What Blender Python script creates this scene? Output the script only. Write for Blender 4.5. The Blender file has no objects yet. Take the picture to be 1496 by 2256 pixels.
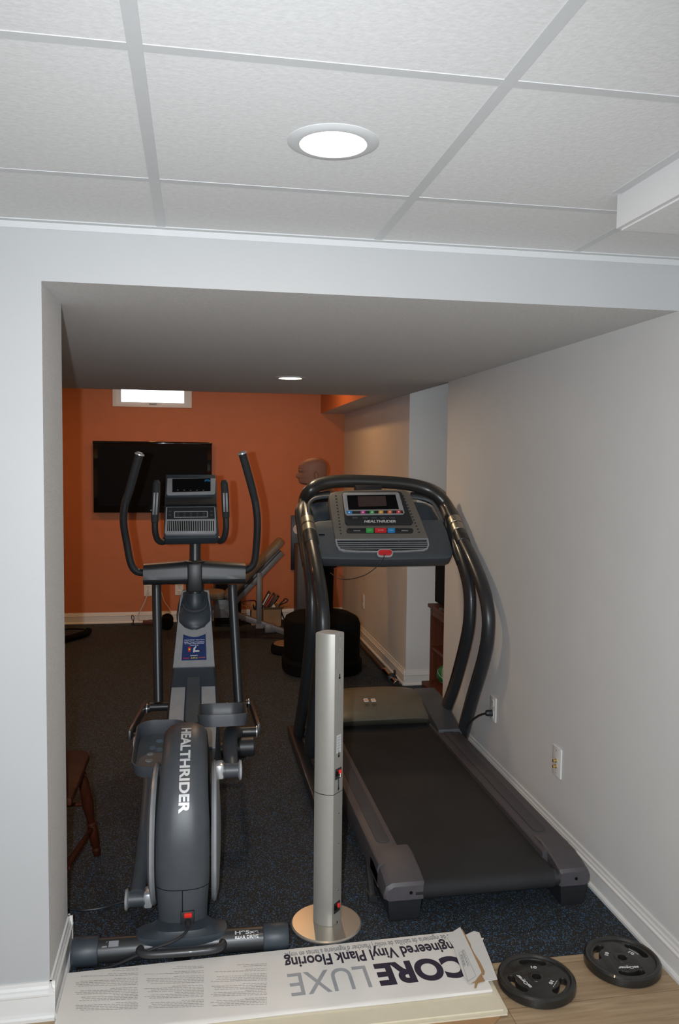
import bpy, bmesh, math, random
from mathutils import Vector, Matrix
random.seed(7)
C = bpy.context.scene.collection
PI = math.pi
V = Vector

# ------------------------------------------------------------------ camera
F_PX, CX, CY, CAM_H = 1788.4, 748.0, 1128.0, 1.593
yaw, pitch, roll = math.radians(10.12), math.radians(3.548), math.radians(0.597)
FW = V((math.sin(yaw)*math.cos(pitch), math.cos(yaw)*math.cos(pitch), -math.sin(pitch)))
R0 = V((math.cos(yaw), -math.sin(yaw), 0)); U0 = R0.cross(FW)
RT = R0*math.cos(roll) + U0*math.sin(roll); UP = -R0*math.sin(roll) + U0*math.cos(roll)
EYE = V((0, 0, CAM_H))
cd = bpy.data.cameras.new('camera'); cam = bpy.data.objects.new('camera', cd); C.objects.link(cam)
cd.sensor_width = 36.0; cd.lens = F_PX/2256*36.0; cd.clip_start = 0.02; cd.clip_end = 60
cam.matrix_world = Matrix(((RT.x, UP.x, -FW.x, 0), (RT.y, UP.y, -FW.y, 0), (RT.z, UP.z, -FW.z, CAM_H), (0, 0, 0, 1)))
bpy.context.scene.camera = cam

# ------------------------------------------------------------------ world, lights, exposure
sc = bpy.context.scene
sc.view_settings.view_transform = 'Standard'; sc.view_settings.look = 'None'
sc.view_settings.gamma = 1.0; sc.view_settings.exposure = 0.0; sc.view_settings.use_curve_mapping = False
sc.cycles.use_denoising = True
sc.cycles.max_bounces = 8
sc.cycles.sample_clamp_indirect = 4.0
w = bpy.data.worlds.new('daylight'); sc.world = w; w.use_nodes = True
w.node_tree.nodes['Background'].inputs[0].default_value = (0.86, 0.93, 1.0, 1)
w.node_tree.nodes['Background'].inputs[1].default_value = 4.0
def lamp(name, kind, loc, energy, color, aim=None, **kw):
    d = bpy.data.lights.new(name, kind); d.energy = energy; d.color = color
    for k, v in kw.items(): setattr(d, k, v)
    o = bpy.data.objects.new(name, d); C.objects.link(o); o.location = loc
    if aim is not None: o.rotation_euler = (V(aim) - V(loc)).to_track_quat('-Z', 'Y').to_euler()
    return o
WARM = (1.0, 0.50, 0.18)
SOFT = (1.0, 0.73, 0.46)
# the camera's own flash, beside the lens
lamp('camera_flash', 'SPOT', (-0.09, 0.02, 1.60), 228, (0.955, 1.0, 1.05), aim=(0.55, 3.9, 1.0), spot_size=math.radians(112), spot_blend=1.0, shadow_soft_size=0.012)
# unseen area light added for assumed daylight behind the camera; no door built
lamp('assumed_rear_daylight', 'AREA', (-0.4, -2.9, 1.0), 52, (0.80, 0.91, 1.0), aim=(-0.2, 3, 1.75), shape='RECTANGLE', size=2.6, size_y=1.9)
# assumed recessed lamps of the back room, unseen above the soffit line
for x, y in ((-0.5, 6.75), (0.72, 6.7), (-2.1, 6.6)):
    lamp('assumed_back_room_lamp', 'AREA', (x, y, 2.485), 7.6, WARM, aim=(x, y, 0), shape='DISK', size=0.14)
lamp('assumed_alcove_lamp', 'AREA', (-2.0, 4.2, 2.06), 6, WARM, aim=(-2.0, 4.2, 0), shape='DISK', size=0.14)  # unseen lamp, assumed on the left side and added for warm light

# ------------------------------------------------------------------ pixel helpers (photograph pixel -> point on a real plane)
def ray(x, y): return FW + RT*((x-CX)/F_PX) - UP*((y-CY)/F_PX)
def onX(x, y, v): d = ray(x, y); return EYE + d*(v/d.x)
def onY(x, y, v): d = ray(x, y); return EYE + d*(v/d.y)
def onZ(x, y, v=0.0): d = ray(x, y); return EYE + d*((v-CAM_H)/d.z)
def onP(x, y, p, n): d = ray(x, y); return EYE + d*((p-EYE).dot(n)/d.dot(n))

# ------------------------------------------------------------------ mesh helpers
ROOTM = {}
def NB(): return bmesh.new()
def rootm(p):
    while p is not None:
        if p.name in ROOTM: return ROOTM[p.name]
        p = p.parent
    return Matrix.Identity(4)
def finish(o, label=None, cat=None, group=None, kind=None):
    if label: o['label'] = label
    if cat: o['category'] = cat
    if group: o['group'] = group
    if kind: o['kind'] = kind
    return o
def thing(name, label, cat, loc=(0, 0, 0), rotz=0.0, group=None):
    o = bpy.data.objects.new(name, None); C.objects.link(o)
    o.location = loc; o.rotation_euler = (0, 0, rotz); o.empty_display_size = 0.1
    ROOTM[o.name] = Matrix.Translation(V(loc)) @ Matrix.Rotation(rotz, 4, 'Z')
    return finish(o, label, cat, group)
def obj(name, bm, m, parent=None, local=False, smooth=True, label=None, angle=35, origin=None):
    if parent is not None and not local: bm.transform(rootm(parent).inverted())
    bmesh.ops.remove_doubles(bm, verts=bm.verts, dist=1e-6)
    bmesh.ops.recalc_face_normals(bm, faces=bm.faces)
    me = bpy.data.meshes.new(name)
    if parent is None:
        if origin is None:
            xs = [v.co for v in bm.verts]
            lo = V((min(c.x for c in xs), min(c.y for c in xs), min(c.z for c in xs)))
            hi = V((max(c.x for c in xs), max(c.y for c in xs), max(c.z for c in xs)))
            origin = V(((lo.x+hi.x)/2, (lo.y+hi.y)/2, lo.z))
        bm.transform(Matrix.Translation(-V(origin)))
    bm.to_mesh(me); bm.free()
    if smooth:
        for p in me.polygons: p.use_smooth = True
        me.set_sharp_from_angle(angle=math.radians(angle))
    o = bpy.data.objects.new(name, me); C.objects.link(o)
    if m is not None: me.materials.append(m)
    if parent is not None: o.parent = parent
    else: o.location = origin
    if label: o['label'] = label
    return o
def struct(name, bm, m, **kw):
    o = obj(name, bm, m, **kw); o['kind'] = 'structure'; return o
def box(bm, c, s, rot=None, bev=0.0, seg=2):
    r = bmesh.ops.create_cube(bm, size=1.0)
    vs = r['verts']
    M = Matrix.Diagonal((s[0], s[1], s[2], 1))
    bmesh.ops.transform(bm, matrix=M, verts=vs)
    if bev > 0:
        es = list({e for v in vs for e in v.link_edges})
        b = bmesh.ops.bevel(bm, geom=es, offset=bev, segments=seg, profile=0.5, affect='EDGES')
        vs = list({v for f in b['faces'] for v in f.verts} | {v for v in vs if v.is_valid})
        vs = _island(vs)
    M = Matrix.Translation(V(c)) @ (rot.to_4x4() if rot is not None else Matrix.Identity(4))
    bmesh.ops.transform(bm, matrix=M, verts=vs)
def _island(vs):
    seen = set(vs); st = list(vs)
    while st:
        v = st.pop()
        for e in v.link_edges:
            o = e.other_vert(v)
            if o not in seen: seen.add(o); st.append(o)
    return list(seen)
def bx(bm, x0, x1, y0, y1, z0, z1, bev=0.0):
    box(bm, ((x0+x1)/2, (y0+y1)/2, (z0+z1)/2), (x1-x0, y1-y0, z1-z0), bev=bev)
def beam(bm, p0, p1, wd, ht, up=(0, 0, 1), bev=0.0):
    p0, p1 = V(p0), V(p1); d = (p1-p0); L = d.length; d.normalize()
    s = d.cross(V(up)).normalized(); u = s.cross(d).normalized()
    R = Matrix((s, d, u)).transposed()
    box(bm, (p0+p1)/2, (wd, L, ht), rot=R, bev=bev)
def rings(bm, rs, cap=True, closed=False):
    L = [[bm.verts.new(p) for p in r] for r in rs]
    n = len(L[0])
    pairs = list(zip(L[:-1], L[1:])) + ([(L[-1], L[0])] if closed else [])
    for a, b in pairs:
        for i in range(n):
            bm.faces.new((a[i], a[(i+1) % n], b[(i+1) % n], b[i]))
    if cap and not closed:
        bm.faces.new(L[0][::-1]); bm.faces.new(L[-1])
def sheet(bm, rows):
    L = [[bm.verts.new(p) for p in r] for r in rows]
    for a, b in zip(L[:-1], L[1:]):
        for i in range(len(a)-1): bm.faces.new((a[i], a[i+1], b[i+1], b[i]))
def cyl(bm, p0, p1, r0, r1=None, seg=24):
    tube(bm, [p0, p1], [r0, r0 if r1 is None else r1], seg=seg, sub=1)
def catmull(pts, sub):
    pts = [V(p) for p in pts]
    if sub <= 1 or len(pts) < 3: return pts
    P = [2*pts[0]-pts[1]] + pts + [2*pts[-1]-pts[-2]]
    out = []
    for i in range(1, len(P)-2):
        for k in range(sub):
            t = k/sub
            a, b, c, d = P[i-1], P[i], P[i+1], P[i+2]
            out.append(0.5*((2*b) + (c-a)*t + (2*a-5*b+4*c-d)*t*t + (3*b-a-3*c+d)*t**3))
    out.append(pts[-1]); return out
def tube(bm, pts, r, seg=14, sub=6, flat=1.0, up=None):
    n0 = len(pts); Q = catmull(pts, sub)
    if isinstance(r, (int, float)): rr = [r]*len(Q)
    else:
        rr = []
        for i in range(len(Q)):
            t = i/(len(Q)-1)*(n0-1); k = min(int(t), n0-2); f = t-k
            rr.append(r[k]*(1-f)+r[k+1]*f)
    T = []
    for i in range(len(Q)):
        d = (Q[min(i+1, len(Q)-1)] - Q[max(i-1, 0)])
        T.append(d.normalized() if d.length > 1e-9 else V((0, 0, 1)))
    a = V(up) if up is not None else (V((0, 0, 1)) if abs(T[0].z) < 0.9 else V((1, 0, 0)))
    nrm = (a - T[0]*a.dot(T[0])).normalized()
    R = []
    for q, t, rad in zip(Q, T, rr):
        nrm = (nrm - t*nrm.dot(t)).normalized(); b = t.cross(nrm)
        R.append([q + nrm*(math.cos(2*PI*k/seg)*rad) + b*(math.sin(2*PI*k/seg)*rad*flat) for k in range(seg)])
    rings(bm, R)
def lathe(bm, prof, c=(0, 0, 0), seg=32, R=None):
    """profile of (radius, height) round the z axis, optionally rotated by R"""
    R = R or Matrix.Identity(3)
    rs = [[V(c) + R @ V((max(r, 1e-5)*math.cos(2*PI*k/seg), max(r, 1e-5)*math.sin(2*PI*k/seg), z)) for k in range(seg)] for r, z in prof]
    rings(bm, rs)
def ellipsoid(bm, c, r, seg=24, rows=14, R=None):
    R = R or Matrix.Identity(3)
    rs = []
    for i in range(rows+1):
        a = -PI/2 + PI*i/rows
        q = max(math.cos(a), 1e-4)
        rs.append([V(c) + R @ V((r[0]*q*math.cos(2*PI*k/seg), r[1]*q*math.sin(2*PI*k/seg), r[2]*math.sin(a))) for k in range(seg)])
    rings(bm, rs)
def prism(bm, poly, vec):
    poly = [V(p) for p in poly]; vec = V(vec)
    rings(bm, [poly, [p+vec for p in poly]])
def rrect(w, h, r, n=5, cx=0.0, cy=0.0):
    out = []
    for sx, sy, a0 in ((1, 1, 0), (-1, 1, 90), (-1, -1, 180), (1, -1, 270)):
        for k in range(n+1):
            a = math.radians(a0 + 90*k/n)
            out.append((cx + sx*(w/2-r) + r*math.cos(a), cy + sy*(h/2-r) + r*math.sin(a)))
    return out
def inbm(bm, o):
    """append a temporary curve object's mesh to bm"""
    C.objects.link(o); bpy.context.view_layer.update()
    me = bpy.data.meshes.new_from_object(o.evaluated_get(bpy.context.evaluated_depsgraph_get()))
    d = o.data; C.objects.unlink(o); bpy.data.objects.remove(o); bpy.data.curves.remove(d)
    return me
def plate2d(bm, loops, M, th, bev=0.0, fn=None):
    """flat plate with holes: loops of 2-D points (first the outline), extruded th up from the plane M"""
    cu = bpy.data.curves.new('t', 'CURVE'); cu.dimensions = '2D'; cu.fill_mode = 'BOTH'
    cu.extrude = max(th/2-bev, 1e-5); cu.bevel_depth = bev; cu.bevel_resolution = 1
    if bev: cu.offset = -bev
    for L in loops:
        s = cu.splines.new('POLY'); s.points.add(len(L)-1); s.use_cyclic_u = True
        for p, q in zip(s.points, L): p.co = (q[0], q[1], 0, 1)
    me = inbm(bm, bpy.data.objects.new('t', cu))
    me.transform(Matrix.Translation((0, 0, th/2)))
    if fn is None: me.transform(M)
    else:
        for v in me.vertices: v.co = fn(v.co)
    bm.from_mesh(me); bpy.data.meshes.remove(me)
def text(bm, s, size, M, offset=0.0, extrude=0.0004, shear=0.0, fit=None, align='CENTER', fn=None, space=1.0):
    cu = bpy.data.curves.new('t', 'FONT'); cu.body = s; cu.size = size; cu.extrude = extrude/2
    cu.align_x = align; cu.align_y = 'CENTER'; cu.offset = offset; cu.shear = shear; cu.space_character = space
    me = inbm(bm, bpy.data.objects.new('t', cu))
    xs = [v.co.x for v in me.vertices]; ys = [v.co.y for v in me.vertices]
    if fit:
        k = fit[0]/max(max(xs)-min(xs), 1e-6); q = fit[1]/max(max(ys)-min(ys), 1e-6) if len(fit) > 1 else k
        mx = (max(xs)+min(xs))/2; my = (max(ys)+min(ys))/2
        for v in me.vertices: v.co.x = (v.co.x-mx)*k; v.co.y = (v.co.y-my)*q
    if fn is None: me.transform(M)
    else:
        for v in me.vertices: v.co = fn(v.co)
    bm.from_mesh(me); bpy.data.meshes.remove(me)
def frame(o, x, y):
    """4x4 with the given origin, x axis and (roughly) y axis"""
    x = V(x).normalized(); z = x.cross(V(y)).normalized(); y = z.cross(x)
    return Matrix(((x.x, y.x, z.x, o[0]), (x.y, y.y, z.y, o[1]), (x.z, y.z, z.z, o[2]), (0, 0, 0, 1)))

# ------------------------------------------------------------------ materials
def nodes(name):
    m = bpy.data.materials.new(name); m.use_nodes = True
    nt = m.node_tree; return m, nt, nt.nodes['Principled BSDF'], nt.nodes.new('ShaderNodeTexCoord')
def mat(name, col, rough=0.5, metal=0.0, var=0.06, scale=30, bump=0.0, bscale=200, spec=0.5, emit=None, coat=0.0, bdist=0.002):
    m, nt, b, tc = nodes(name)
    n = nt.nodes.new('ShaderNodeTexNoise'); n.inputs['Scale'].default_value = scale; n.inputs['Detail'].default_value = 4
    nt.links.new(tc.outputs['Object'], n.inputs['Vector'])
    r = nt.nodes.new('ShaderNodeValToRGB')
    r.color_ramp.elements[0].position = 0.3; r.color_ramp.elements[1].position = 0.7
    r.color_ramp.elements[0].color = tuple(c*(1-var) for c in col)+(1,)
    r.color_ramp.elements[1].color = tuple(min(1, c*(1+var)) for c in col)+(1,)
    nt.links.new(n.outputs['Fac'], r.inputs['Fac']); nt.links.new(r.outputs['Color'], b.inputs['Base Color'])
    b.inputs['Roughness'].default_value = rough; b.inputs['Metallic'].default_value = metal
    b.inputs['Specular IOR Level'].default_value = spec; b.inputs['Coat Weight'].default_value = coat
    if bump:
        n2 = nt.nodes.new('ShaderNodeTexNoise'); n2.inputs['Scale'].default_value = bscale; n2.inputs['Detail'].default_value = 3
        nt.links.new(tc.outputs['Object'], n2.inputs['Vector'])
        bp = nt.nodes.new('ShaderNodeBump'); bp.inputs['Strength'].default_value = bump; bp.inputs['Distance'].default_value = bdist
        nt.links.new(n2.outputs['Fac'], bp.inputs['Height']); nt.links.new(bp.outputs['Normal'], b.inputs['Normal'])
    if emit:
        b.inputs['Emission Color'].default_value = tuple(emit[:3])+(1,); b.inputs['Emission Strength'].default_value = emit[3]
    return m
def mat_rubber():
    m, nt, b, tc = nodes('speckled_rubber')
    def fleck(scale, thr, seed):
        mp = nt.nodes.new('ShaderNodeMapping'); mp.inputs['Location'].default_value = (seed, seed*1.7, 0)
        nt.links.new(tc.outputs['Object'], mp.inputs['Vector'])
        wob = nt.nodes.new('ShaderNodeTexNoise'); wob.inputs['Scale'].default_value = scale*1.3
        nt.links.new(mp.outputs['Vector'], wob.inputs['Vector'])
        ad = nt.nodes.new('ShaderNodeMixRGB'); ad.blend_type = 'LINEAR_LIGHT'; ad.inputs['Fac'].default_value = 0.004
        nt.links.new(mp.outputs['Vector'], ad.inputs['Color1']); nt.links.new(wob.outputs['Color'], ad.inputs['Color2'])
        v = nt.nodes.new('ShaderNodeTexVoronoi'); v.inputs['Scale'].default_value = scale
        nt.links.new(ad.outputs['Color'], v.inputs['Vector'])
        sep = nt.nodes.new('ShaderNodeSeparateColor'); nt.links.new(v.outputs['Color'], sep.inputs['Color'])
        g = nt.nodes.new('ShaderNodeMath'); g.operation = 'GREATER_THAN'; g.inputs[1].default_value = thr
        nt.links.new(sep.outputs['Red'], g.inputs[0])
        l = nt.nodes.new('ShaderNodeMath'); l.operation = 'LESS_THAN'; l.inputs[1].default_value = 0.42
        nt.links.new(v.outputs['Distance'], l.inputs[0])
        q = nt.nodes.new('ShaderNodeMath'); q.operation = 'MULTIPLY'
        nt.links.new(g.outputs[0], q.inputs[0]); nt.links.new(l.outputs[0], q.inputs[1])
        return q, sep
    n = nt.nodes.new('ShaderNodeTexNoise'); n.inputs['Scale'].default_value = 9
    nt.links.new(tc.outputs['Object'], n.inputs['Vector'])
    r = nt.nodes.new('ShaderNodeValToRGB')
    r.color_ramp.elements[0].color = (0.013, 0.0125, 0.012, 1); r.color_ramp.elements[1].color = (0.026, 0.024, 0.022, 1)
    nt.links.new(n.outputs['Fac'], r.inputs['Fac'])
    last = r.outputs['Color']
    for scale, thr, seed, c in ((230, 0.84, 0.0, (0.055, 0.17, 0.33)), (260, 0.90, 3.1, (0.16, 0.19, 0.22)), (330, 0.90, 5.2, (0.07, 0.22, 0.42))):
        q, sep = fleck(scale, thr, seed)
        mx = nt.nodes.new('ShaderNodeMixRGB'); mx.inputs['Color2'].default_value = c+(1,)
        nt.links.new(q.outputs[0], mx.inputs['Fac']); nt.links.new(last, mx.inputs['Color1']); last = mx.outputs['Color']
    nt.links.new(last, b.inputs['Base Color'])
    b.inputs['Roughness'].default_value = 0.75; b.inputs['Specular IOR Level'].default_value = 0.3
    n2 = nt.nodes.new('ShaderNodeTexNoise'); n2.inputs['Scale'].default_value = 260
    nt.links.new(tc.outputs['Object'], n2.inputs['Vector'])
    bp = nt.nodes.new('ShaderNodeBump'); bp.inputs['Strength'].default_value = 0.5; bp.inputs['Distance'].default_value = 0.002
    nt.links.new(n2.outputs['Fac'], bp.inputs['Height']); nt.links.new(bp.outputs['Normal'], b.inputs['Normal'])
    return m
def mat_tile():
    m, nt, b, tc = nodes('ceiling_tile')
    n = nt.nodes.new('ShaderNodeTexNoise'); n.inputs['Scale'].default_value = 75; n.inputs['Detail'].default_value = 5
    nt.links.new(tc.outputs['Object'], n.inputs['Vector'])
    r = nt.nodes.new('ShaderNodeValToRGB')
    r.color_ramp.elements[0].position = 0.35; r.color_ramp.elements[0].color = (0.655, 0.655, 0.65, 1)
    r.color_ramp.elements[1].position = 0.72; r.color_ramp.elements[1].color = (0.715, 0.715, 0.71, 1)
    nt.links.new(n.outputs['Fac'], r.inputs['Fac']); nt.links.new(r.outputs['Color'], b.inputs['Base Color'])
    b.inputs['Roughness'].default_value = 0.9; b.inputs['Specular IOR Level'].default_value = 0.2
    n2 = nt.nodes.new('ShaderNodeTexNoise'); n2.inputs['Scale'].default_value = 130; n2.inputs['Detail'].default_value = 6
    nt.links.new(tc.outputs['Object'], n2.inputs['Vector'])
    bp = nt.nodes.new('ShaderNodeBump'); bp.inputs['Strength'].default_value = 0.16; bp.inputs['Distance'].default_value = 0.003
    nt.links.new(n2.outputs['Fac'], bp.inputs['Height']); nt.links.new(bp.outputs['Normal'], b.inputs['Normal'])
    return m
def mat_wood(name, c0, c1, scale=(1, 14, 14), rough=0.45, plank=None, spec=0.4):
    m, nt, b, tc = nodes(name)
    mp = nt.nodes.new('ShaderNodeMapping'); mp.inputs['Scale'].default_value = scale
    nt.links.new(tc.outputs['Object'], mp.inputs['Vector'])
    n = nt.nodes.new('ShaderNodeTexNoise'); n.inputs['Scale'].default_value = 3; n.inputs['Detail'].default_value = 8; n.inputs['Distortion'].default_value = 0.6
    nt.links.new(mp.outputs['Vector'], n.inputs['Vector'])
    r = nt.nodes.new('ShaderNodeValToRGB')
    r.color_ramp.elements[0].position = 0.3; r.color_ramp.elements[0].color = c0+(1,)
    r.color_ramp.elements[1].position = 0.7; r.color_ramp.elements[1].color = c1+(1,)
    nt.links.new(n.outputs['Fac'], r.inputs['Fac'])
    out = r.outputs['Color']
    if plank:
        br = nt.nodes.new('ShaderNodeTexBrick')
        br.inputs['Scale'].default_value = 1; br.inputs['Brick Width'].default_value = plank[0]; br.inputs['Row Height'].default_value = plank[1]
        br.inputs['Mortar Size'].default_value = 0.0012; br.inputs['Color1'].default_value = (1, 1, 1, 1); br.inputs['Color2'].default_value = (0.86, 0.84, 0.82, 1)
        br.inputs['Mortar'].default_value = (0.45, 0.42, 0.4, 1)
        nt.links.new(tc.outputs['Object'], br.inputs['Vector'])
        mx = nt.nodes.new('ShaderNodeMixRGB'); mx.blend_type = 'MULTIPLY'; mx.inputs['Fac'].default_value = 1
        nt.links.new(out, mx.inputs['Color1']); nt.links.new(br.outputs['Color'], mx.inputs['Color2']); out = mx.outputs['Color']
    nt.links.new(out, b.inputs['Base Color']); b.inputs['Roughness'].default_value = rough; b.inputs['Specular IOR Level'].default_value = spec
    return m
M = {}
M['paint_dimmed'] = mat('grey_wall_paint_dimmed', (0.43, 0.435, 0.437), 0.5, var=0.012, scale=6, bump=0.1, bscale=340, spec=0.4)  # wall grey darkened in colour to hold down the flash on the front wall
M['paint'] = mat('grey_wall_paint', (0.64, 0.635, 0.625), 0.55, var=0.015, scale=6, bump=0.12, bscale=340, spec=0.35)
M['soffit'] = mat('textured_soffit_paint', (0.68, 0.665, 0.65), 0.85, var=0.03, scale=90, bump=0.9, bscale=230, spec=0.2, bdist=0.006)
M['orange'] = mat('orange_wall_paint', (0.53, 0.165, 0.055), 0.5, var=0.03, scale=8, bump=0.1, bscale=300, spec=0.4)
M['trim'] = mat('white_trim_paint', (0.72, 0.71, 0.69), 0.35, var=0.01)
M['tile'] = mat_tile()
M['grid'] = mat('ceiling_grid_metal', (0.56, 0.57, 0.57), 0.45, var=0.01)
M['rubber'] = mat_rubber()
M['plank'] = mat_wood('light_oak_plank', (0.33, 0.225, 0.13), (0.47, 0.345, 0.215), (2, 26, 26), 0.4, plank=(1.2, 0.18))
M['white'] = mat('white_plastic', (0.74, 0.73, 0.71), 0.35, var=0.01)
M['glow'] = mat('lamp_glow', (1, 0.95, 0.85), 0.5, emit=(1.0, 0.86, 0.66, 9.0))
M['glass'] = None

# ------------------------------------------------------------------ the shell
ZC, ZS, Y0, Y1, XL, XR, YC, YD, YE, YF = 2.231, 2.073, 2.34, 2.67, -0.409, 1.486, 4.683, 5.563, 5.80, 8.096
ZB = 2.50
XW = -3.2
b = NB(); bx(b, XW, 2.6, 2.37, YF+0.1, -0.05, 0.0); struct('floor', b, M['rubber'])
b = NB(); bx(b, XW, 2.6, -3.1, 2.37, -0.05, 0.0); struct('floor', b, M['plank'])
# header wall with the opening
b = NB(); bx(b, XW, XL, Y0, Y1, 0, ZC+0.1); bx(b, XL, XR+0.1, Y0, Y1, ZS, ZC+0.1); wfr = struct('wall_front', b, M['paint_dimmed'], smooth=False); wfr.data.materials.append(M['soffit'])
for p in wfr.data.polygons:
    if p.normal.x > 0.5 or p.normal.z < -0.5: p.material_index = 1  # grainy jamb and underside faces, colour lightened to offset weak grazing light
b = NB(); bx(b, XR, XR+0.12, -3.1, YC, 0, ZB); struct('wall_right', b, M['paint'], smooth=False)
b = NB(); bx(b, XR, XR+0.9, YD, YF, 0, ZB); struct('wall_right', b, M['paint'], smooth=False)
b = NB(); bx(b, 2.45, 2.6, YC-0.5, YD+0.1, 0, ZB); bx(b, XR+0.12, 2.45, YC-0.5, YC-0.4, 0, ZB); struct('wall_recess', b, M['paint'], smooth=False)
b = NB(); bx(b, XW-0.1, XW, -3.1, YF+0.1, 0, ZB); struct('wall_left', b, M['paint'], smooth=False)
b = NB(); bx(b, XW, 2.6, -3.2, -3.1, 0, ZB); struct('wall_rear', b, M['paint'], smooth=False)
# far orange wall with the window opening
WX0, WX1, WZ0, WZ1 = -0.775, -0.03, 2.10, 2.44
b = NB()
bx(b, XW, WX0, YF, YF+0.2, 0, ZB); bx(b, WX1, XR+0.5, YF, YF+0.2, 0, ZB)
bx(b, WX0, WX1, YF, YF+0.2, 0, WZ0); bx(b, WX0, WX1, YF, YF+0.2, WZ1, ZB)
struct('wall_back', b, M['orange'], smooth=False)
# ceilings
b = NB(); bx(b, XW, XR, -3.1, Y0, ZC, ZC+0.05); struct('ceiling', b, M['tile'])
b = NB(); bx(b, XW, XR+0.0, Y1, YE, ZS, ZB); struct('ceiling', b, M['soffit'], smooth=False)
b = NB(); bx(b, XR, 2.6, YC-0.5, YD, 2.2, ZB); struct('ceiling', b, M['paint'], smooth=False)
b = NB(); bx(b, XW, 2.6, YE, YF, ZB, ZB+0.05); struct('ceiling', b, M['trim'])
# duct bulkhead along the right wall of the back room: orange side, pale underside
BX = 1.243
b = NB(); bx(b, BX+0.004, XR, YE, YF, ZS, ZB); struct('ceiling', b, M['soffit'], smooth=False)
b = NB(); bx(b, BX, BX+0.004, YE, YF, ZS+0.002, ZB); struct('wall_bulkhead', b, M['orange'], smooth=False)
# dropped box in the tiled ceiling, right
DX, DY, DZ = 0.988, 1.825, 2.149
b = NB(); bx(b, DX, XR, -3.1, DY, DZ+0.004, ZC); struct('wall_drop', b, M['paint'], smooth=False)
b = NB(); bx(b, DX+0.012, XR, -3.1, DY-0.002, DZ, DZ+0.004); struct('ceiling', b, M['tile'])
# ceiling grid runners
T = 0.6096; XA, YA = -0.091, 1.336; GW = 0.024
def runner(x0, x1, y0, y1, d=0.0015):
    b = NB(); bx(b, x0, x1, y0, y1, ZC-d, ZC+0.001); struct('trim_1', b, M['grid'], smooth=False)
for k in range(-5, 3):
    x = XA + k*T
    if x < DX or k < 2: runner(x-GW/2, x+GW/2, -3.1, Y0)
x = XA+2*T; runner(x-GW/2, x+GW/2, DY, Y0)
for k in range(-7, 2):
    y = YA + k*T
    x1 = DX if y < DY else XR
    runner(XW, x1, y-GW/2, y+GW/2, 0.0011)
b = NB(); bx(b, XW, XR, Y0-0.022, Y0, ZC-0.003, ZC+0.001); bx(b, XW, XR, Y0-0.002, Y0, ZC-0.02, ZC); struct('trim_2', b, M['grid'], smooth=False)
b = NB(); bx(b, DX-0.024, DX, -3.1, DY-0.02, ZC-0.003, ZC+0.001); struct('trim_2', b, M['grid'], smooth=False)

# baseboards: colonial profile with shoe moulding
def baseboard(name, p0, p1, inward, h=0.106):
    p0, p1, n = V((p0[0], p0[1], 0)), V((p1[0], p1[1], 0)), V((inward[0], inward[1], 0))
    prof = [(0, 0.0), (0.024, 0.0), (0.024, 0.012), (0.020, 0.019), (0.0145, 0.022), (0.0145, 0.085), (0.0165, 0.090), (0.0165, 0.097), (0.011, 0.104), (0.011, 0.112), (0.007, 0.121), (0.006, 0.135), (0, 0.135)]
    prof = [(q, z*h/0.135) for q, z in prof]
    b = NB(); rings(b, [[p + n*q + V((0, 0, z)) for q, z in prof] for p in (p0, p1)])
    return struct(name, b, M['trim'], smooth=False)
baseboard('baseboard_right', (XR, -3.1), (XR, YC), (-1, 0))
baseboard('baseboard_right', (XR, YD-0.016), (XR, YF), (-1, 0))
baseboard('baseboard_recess', (XR-0.016, YD), (XR+0.9, YD), (0, -1))
baseboard('baseboard_back', (XW, YF), (XR, YF), (0, -1))
baseboard('baseboard_front', (XW, Y0), (XL+0.016, Y0), (0, -1))
baseboard('baseboard_jamb', (XW, Y1), (XL+0.016, Y1), (0, 1))
baseboard('baseboard_jamb', (XL, Y0-0.016), (XL, Y1+0.016), (1, 0))

# window_1: white vinyl hopper window high in the orange wall
wt = NB()
for x0, x1, z0, z1 in ((WX0, WX0+0.03, WZ0, WZ1), (WX1-0.03, WX1, WZ0, WZ1), (WX0+0.03, WX1-0.03, WZ0, WZ0+0.02), (WX0+0.03, WX1-0.03, WZ1-0.02, WZ1)):
    bx(wt, x0, x1, YF-0.012, YF+0.2, z0, z1)
win = struct('window_1', wt, M['white'], smooth=False)
def sub(name, bm, m, par, **kw):
    bm.transform(Matrix.Translation(-par.location)); me = obj(name, bm, m, par, local=True, **kw); return me
b = NB()
for x0, x1, z0, z1 in ((WX0+0.03, WX0+0.075, WZ0+0.02, WZ1-0.02), (WX1-0.075, WX1-0.03, WZ0+0.02, WZ1-0.02), (WX0+0.075, WX1-0.075, WZ0+0.02, WZ0+0.048), (WX0+0.075, WX1-0.075, WZ1-0.05, WZ1-0.02)):
    bx(b, x0, x1, YF+0.03, YF+0.07, z0, z1)
sub('sash', b, M['white'], win, smooth=False)
g, nt, bs, tc = nodes('window_glass')
bs.inputs['Base Color'].default_value = (1, 1, 1, 1); bs.inputs['Roughness'].default_value = 0.02; bs.inputs['Transmission Weight'].default_value = 1.0; bs.inputs['IOR'].default_value = 1.02
b = NB(); bx(b, WX0+0.07, WX1-0.07, YF+0.048, YF+0.052, WZ0+0.045, WZ1-0.045); sub('pane', b, g, win, smooth=False)
M['latch'] = mat('latch_grey', (0.42, 0.42, 0.4), 0.4)
b = NB(); bx(b, -0.435, -0.365, YF+0.005, YF+0.03, WZ0+0.022, WZ0+0.042, bev=0.003); bx(b, -0.41, -0.39, YF-0.01, YF+0.02, WZ0+0.026, WZ0+0.036, bev=0.002); sub('latch', b, M['latch'], win)

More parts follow.
